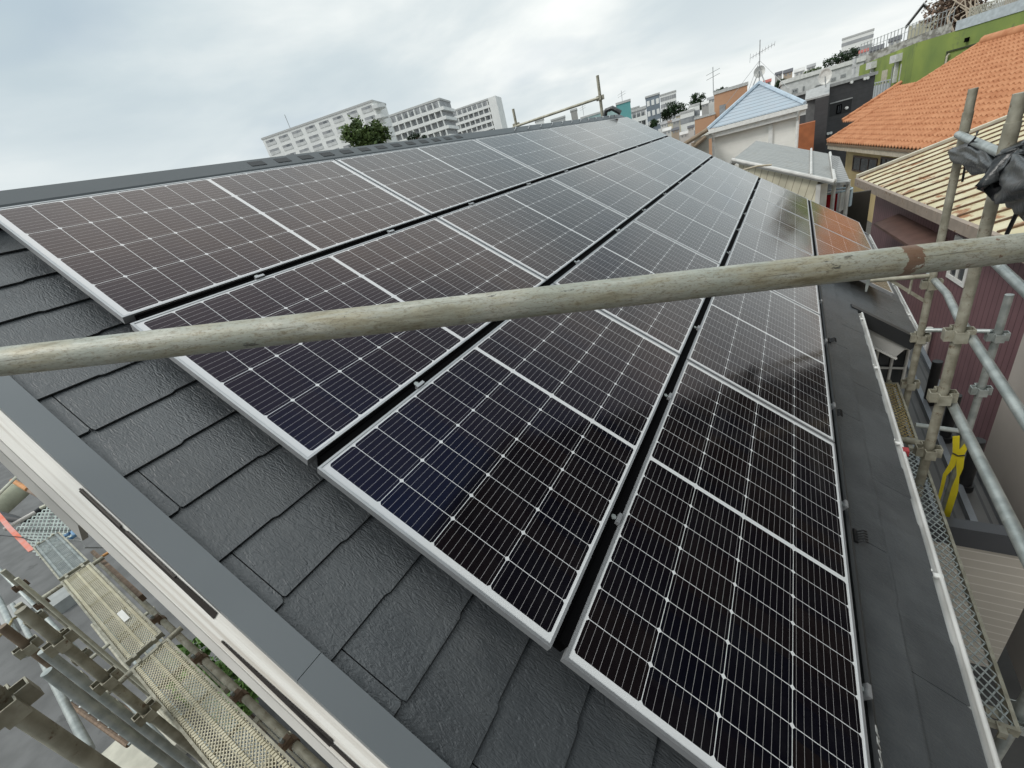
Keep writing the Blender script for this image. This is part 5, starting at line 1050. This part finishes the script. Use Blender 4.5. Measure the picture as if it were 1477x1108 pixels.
# small houses of the town, each with walls, a gabled roof and windows
RC = {'g': (0.3, 0.3, 0.3), 'd': (0.1, 0.1, 0.11), 'r': (0.4, 0.12, 0.1), 'p': (0.55, 0.54, 0.52), 'b': (0.22, 0.17, 0.14)}
WC = {'w': (0.62, 0.61, 0.58), 'c': (0.55, 0.48, 0.34), 'g': (0.38, 0.37, 0.35), 't': (0.42, 0.34, 0.26), 'y': (0.56, 0.5, 0.36)}
def small(x0, y0, x1, y1, D, wc, rc, label, hh=0.35, ext=None):
    L_, R_ = at(x0, y0, D), at(x1, y1, D); f = Fac(L_, R_); g0 = hill(L_.x, L_.y); t = thing('small_house', label, 'house', f.p(f.W / 2, -2, g0), 'houses of the hillside town')
    zt = L_.z; dp = f.W * .8; mb = MB(); f.box(mb, 0, f.W, min(g0, zt - 3) - 3, zt, -dp, 0); mb.build('wall', M('house_wall_' + wc, WC[wc], 0.8, scale=.5), t)
    rm = M('house_roof_' + rc, RC[rc], 0.7, scale=1); h = f.W * hh; o = f.W * .07
    mb = MB(); mb.slab([f.p(-o, o, zt), f.p(f.W + o, o, zt), f.p(f.W + o, -dp / 2, zt + h), f.p(-o, -dp / 2, zt + h)], (0, 0, o)); mb.slab([f.p(-o, -dp / 2, zt + h), f.p(f.W + o, -dp / 2, zt + h), f.p(f.W + o, -dp - o, zt), f.p(-o, -dp - o, zt)], (0, 0, o)); mb.build('roof', rm, t)
    for c in (.28, .72):
        w = f.W * .1; mb = MB(); f.box(mb, f.W * c - w, f.W * c + w, zt - w * 2.6, zt - w * .7, -.03, .05); mb.build('window', apg, t)
for a in ((953, 181, 962, 178, 118, 'w', 'g', 'white gabled house below the dark tree clump'), (963, 178, 970, 175, 118, 'y', 'b', 'cream house right of the white gabled house below the trees'), (970, 177, 980, 173, 110, 'g', 'g', 'grey house between the cream house and the white flats'),
          (956, 191, 968, 187, 90, 'w', 'p', 'low house with very pale roof near the far edge of the panels'), (969, 190, 979, 186, 85, 't', 'd', 'brownish house with dark roof near the far edge of the panels'), (981, 196, 992, 192, 66, 'w', 'p', 'little white house left of the greige shed'), (992, 186, 1001, 182, 70, 'w', 'd', 'white house with dark roof beside the low tan wing'),
          (1012, 152, 1022, 148, 120, 'g', 'p', 'grey house right of the rounded tree'), (1020, 146, 1031, 142, 130, 'w', 'g', 'pale house with grey roof left of the tan building top'), (975, 168, 981, 166, 140, 'c', 'g', 'tiny cream house left of the white flats'),
          (1101, 121, 1112, 118, 80, 'w', 'r', 'pale house with dull red roof right of the blue roof peak'), (1118, 109, 1128, 106, 130, 'g', 'd', 'dark roofed grey house on the hill left of the long hedge'), (1130, 107, 1143, 103, 125, 't', 'd', 'brownish house on the hill crest with dark roof'), (1146, 106, 1160, 101, 100, 'w', 'p', 'white house on the hill crest with pale roof'),
          (1164, 99, 1176, 95, 110, 'w', 'g', 'white house on the hill with grey roof, left of the long hedge'), (1239, 78, 1252, 74, 100, 'w', 'r', 'white house with bright red roof beside the white tower block'), (1254, 76, 1274, 68, 90, 'g', 'd', 'grey house with black roof right of the red roofed one'), (1282, 62, 1300, 54, 85, 'w', 'd', 'white house with dark roof left of the cream hilltop house'),
          (1420, 18, 1445, 9, 78, 'w', 'g', 'white house on the hilltop right of the vine thicket'), (1448, 10, 1477, 1, 76, 't', 'b', 'brownish house at the top right corner of the picture')): small(*a)
L_, R_ = at(1215, 58, 220), at(1260, 47, 220); f, t = block('white_tower', 'white slab tower block on the hill with rows of windows', 'building', L_, R_, L_.z, 10, white, .5); grid(f, t, L_.z, 5, 5, 2.6, 1.9, 1.0, aps, 1.0)
# cream house on the hilltop
L_, R_ = at(1311, 38, 70), at(1361, 20, 70); f = Fac(L_, R_); ch = thing('hilltop_house', 'cream hilltop house with low curved grey roof above the green building', 'house', f.p(f.W / 2, -2, 0))
crm = M('cream_white', (0.5, 0.475, 0.35), 0.8, scale=1); mb = MB(); f.box(mb, 0, f.W, L_.z - 3, L_.z, -4, 0); f.box(mb, f.W * .35, f.W, L_.z, R_.z, -4, 0); mb.build('wall', crm, ch)
mb = MB(); q = [f.p(-.3, .3, L_.z), f.p(f.W * .35, .3, L_.z + 1.5), f.p(f.W * .65, .3, R_.z + 0.5), f.p(f.W + .2, .3, R_.z + .45)]
for a, b in zip(q, q[1:]): mb.slab([a, b, b - f.n * 4.6, a - f.n * 4.6], (0, 0, .12))
mb.build('roof', M('house_roof_g', RC['g'], .7), ch)
a0, z0 = f.hit(1333, 33); a1, z1 = f.hit(1346, 25); window(f, ch, a0, a1, min(z0, z1), max(z0, z1), brown, darkglass, .08, 1); a0, z0 = f.hit(1316, 41); a1, z1 = f.hit(1322, 34); window(f, ch, a0, a1, min(z0, z1), max(z0, z1), white, darkglass, .08, 1)
# stone retaining wall with fence behind the top of the green building
L_, R_ = at(1240, 83, 62), at(1374, 32, 62); f = Fac(L_, R_)
mb = MB(); mb.slab([f.p(0, 0, -5), f.p(f.W, 0, -5), f.p(f.W, 0, R_.z), f.p(0, 0, L_.z)], -f.n * .5); tag(mb.build('retaining_wall', M('mottled_stone', (0.44, 0.43, 0.4), 0.9, scale=3, col2=(0.2, 0.19, 0.17), contrast=(.42, .58), bump=.4)), 'mottled pale stone retaining wall above the green building', 'wall')
fe = thing('hill_fence', 'thin pale metal fence along the top of the mottled retaining wall', 'fence', f.p(f.W / 2, 0, L_.z))
n = 26
for i in range(n + 1):
    b = f.p(f.W * i / n, -.2, L_.z + (R_.z - L_.z) * i / n); mb = MB(); mb.tube(b, b + UPZ * 1.1, .03, 5); mb.build('fence_post', thin, fe)
for h in (.6, 1.05): mb = MB(); mb.tube(f.p(0, -.2, L_.z + h), f.p(f.W, -.2, R_.z + h), .02, 5); mb.build('fence_rail', thin, fe)
L_, R_ = at(1395, 34, 52), at(1500, 2, 52); f = Fac(L_, R_); fe = thing('roof_fence', 'grey metal fence along the parapet of the green building by the thicket', 'fence', f.p(f.W / 2, 0, L_.z))
for i in range(41):
    b = f.p(f.W * i / 40, 0, L_.z - .6 + (R_.z - L_.z) * i / 40); mb = MB(); mb.tube(b, b + UPZ * 1.5, .03, 5); mb.build('fence_post', M('fence_grey', (0.4, 0.38, 0.35), .6), fe)
mb = MB(); mb.tube(f.p(0, 0, L_.z + .85), f.p(f.W, 0, R_.z + .85), .03, 6); mb.build('fence_rail', M('fence_grey', (0.4, 0.38, 0.35)), fe)
for i, (x, y, h, D, lab) in enumerate(((1029, 113, 22, 90, 'thin aerial mast above the pale house left of the tan building'), (898, 138, 12, 130, 'short aerial on top of the square teal building'), (842, 157, 10, 150, 'thin aerial left of the long pale teal hall'))):
    t = thing('aerial', lab, 'antenna', at(x, y + h, D)); k = D / FPX; mb = MB(); p = at(x, y + h, D); mb.tube(p, p + UPZ * h * k * 1.1, .06, 5); mb.build('mast', thin, t)
    for dz in (.7, .9): mb = MB(); c = p + UPZ * h * k * dz; mb.tube(c - Vector((1, 0, .2)), c + Vector((1, 0, .2)), .04, 5); mb.build('element', thin, t)
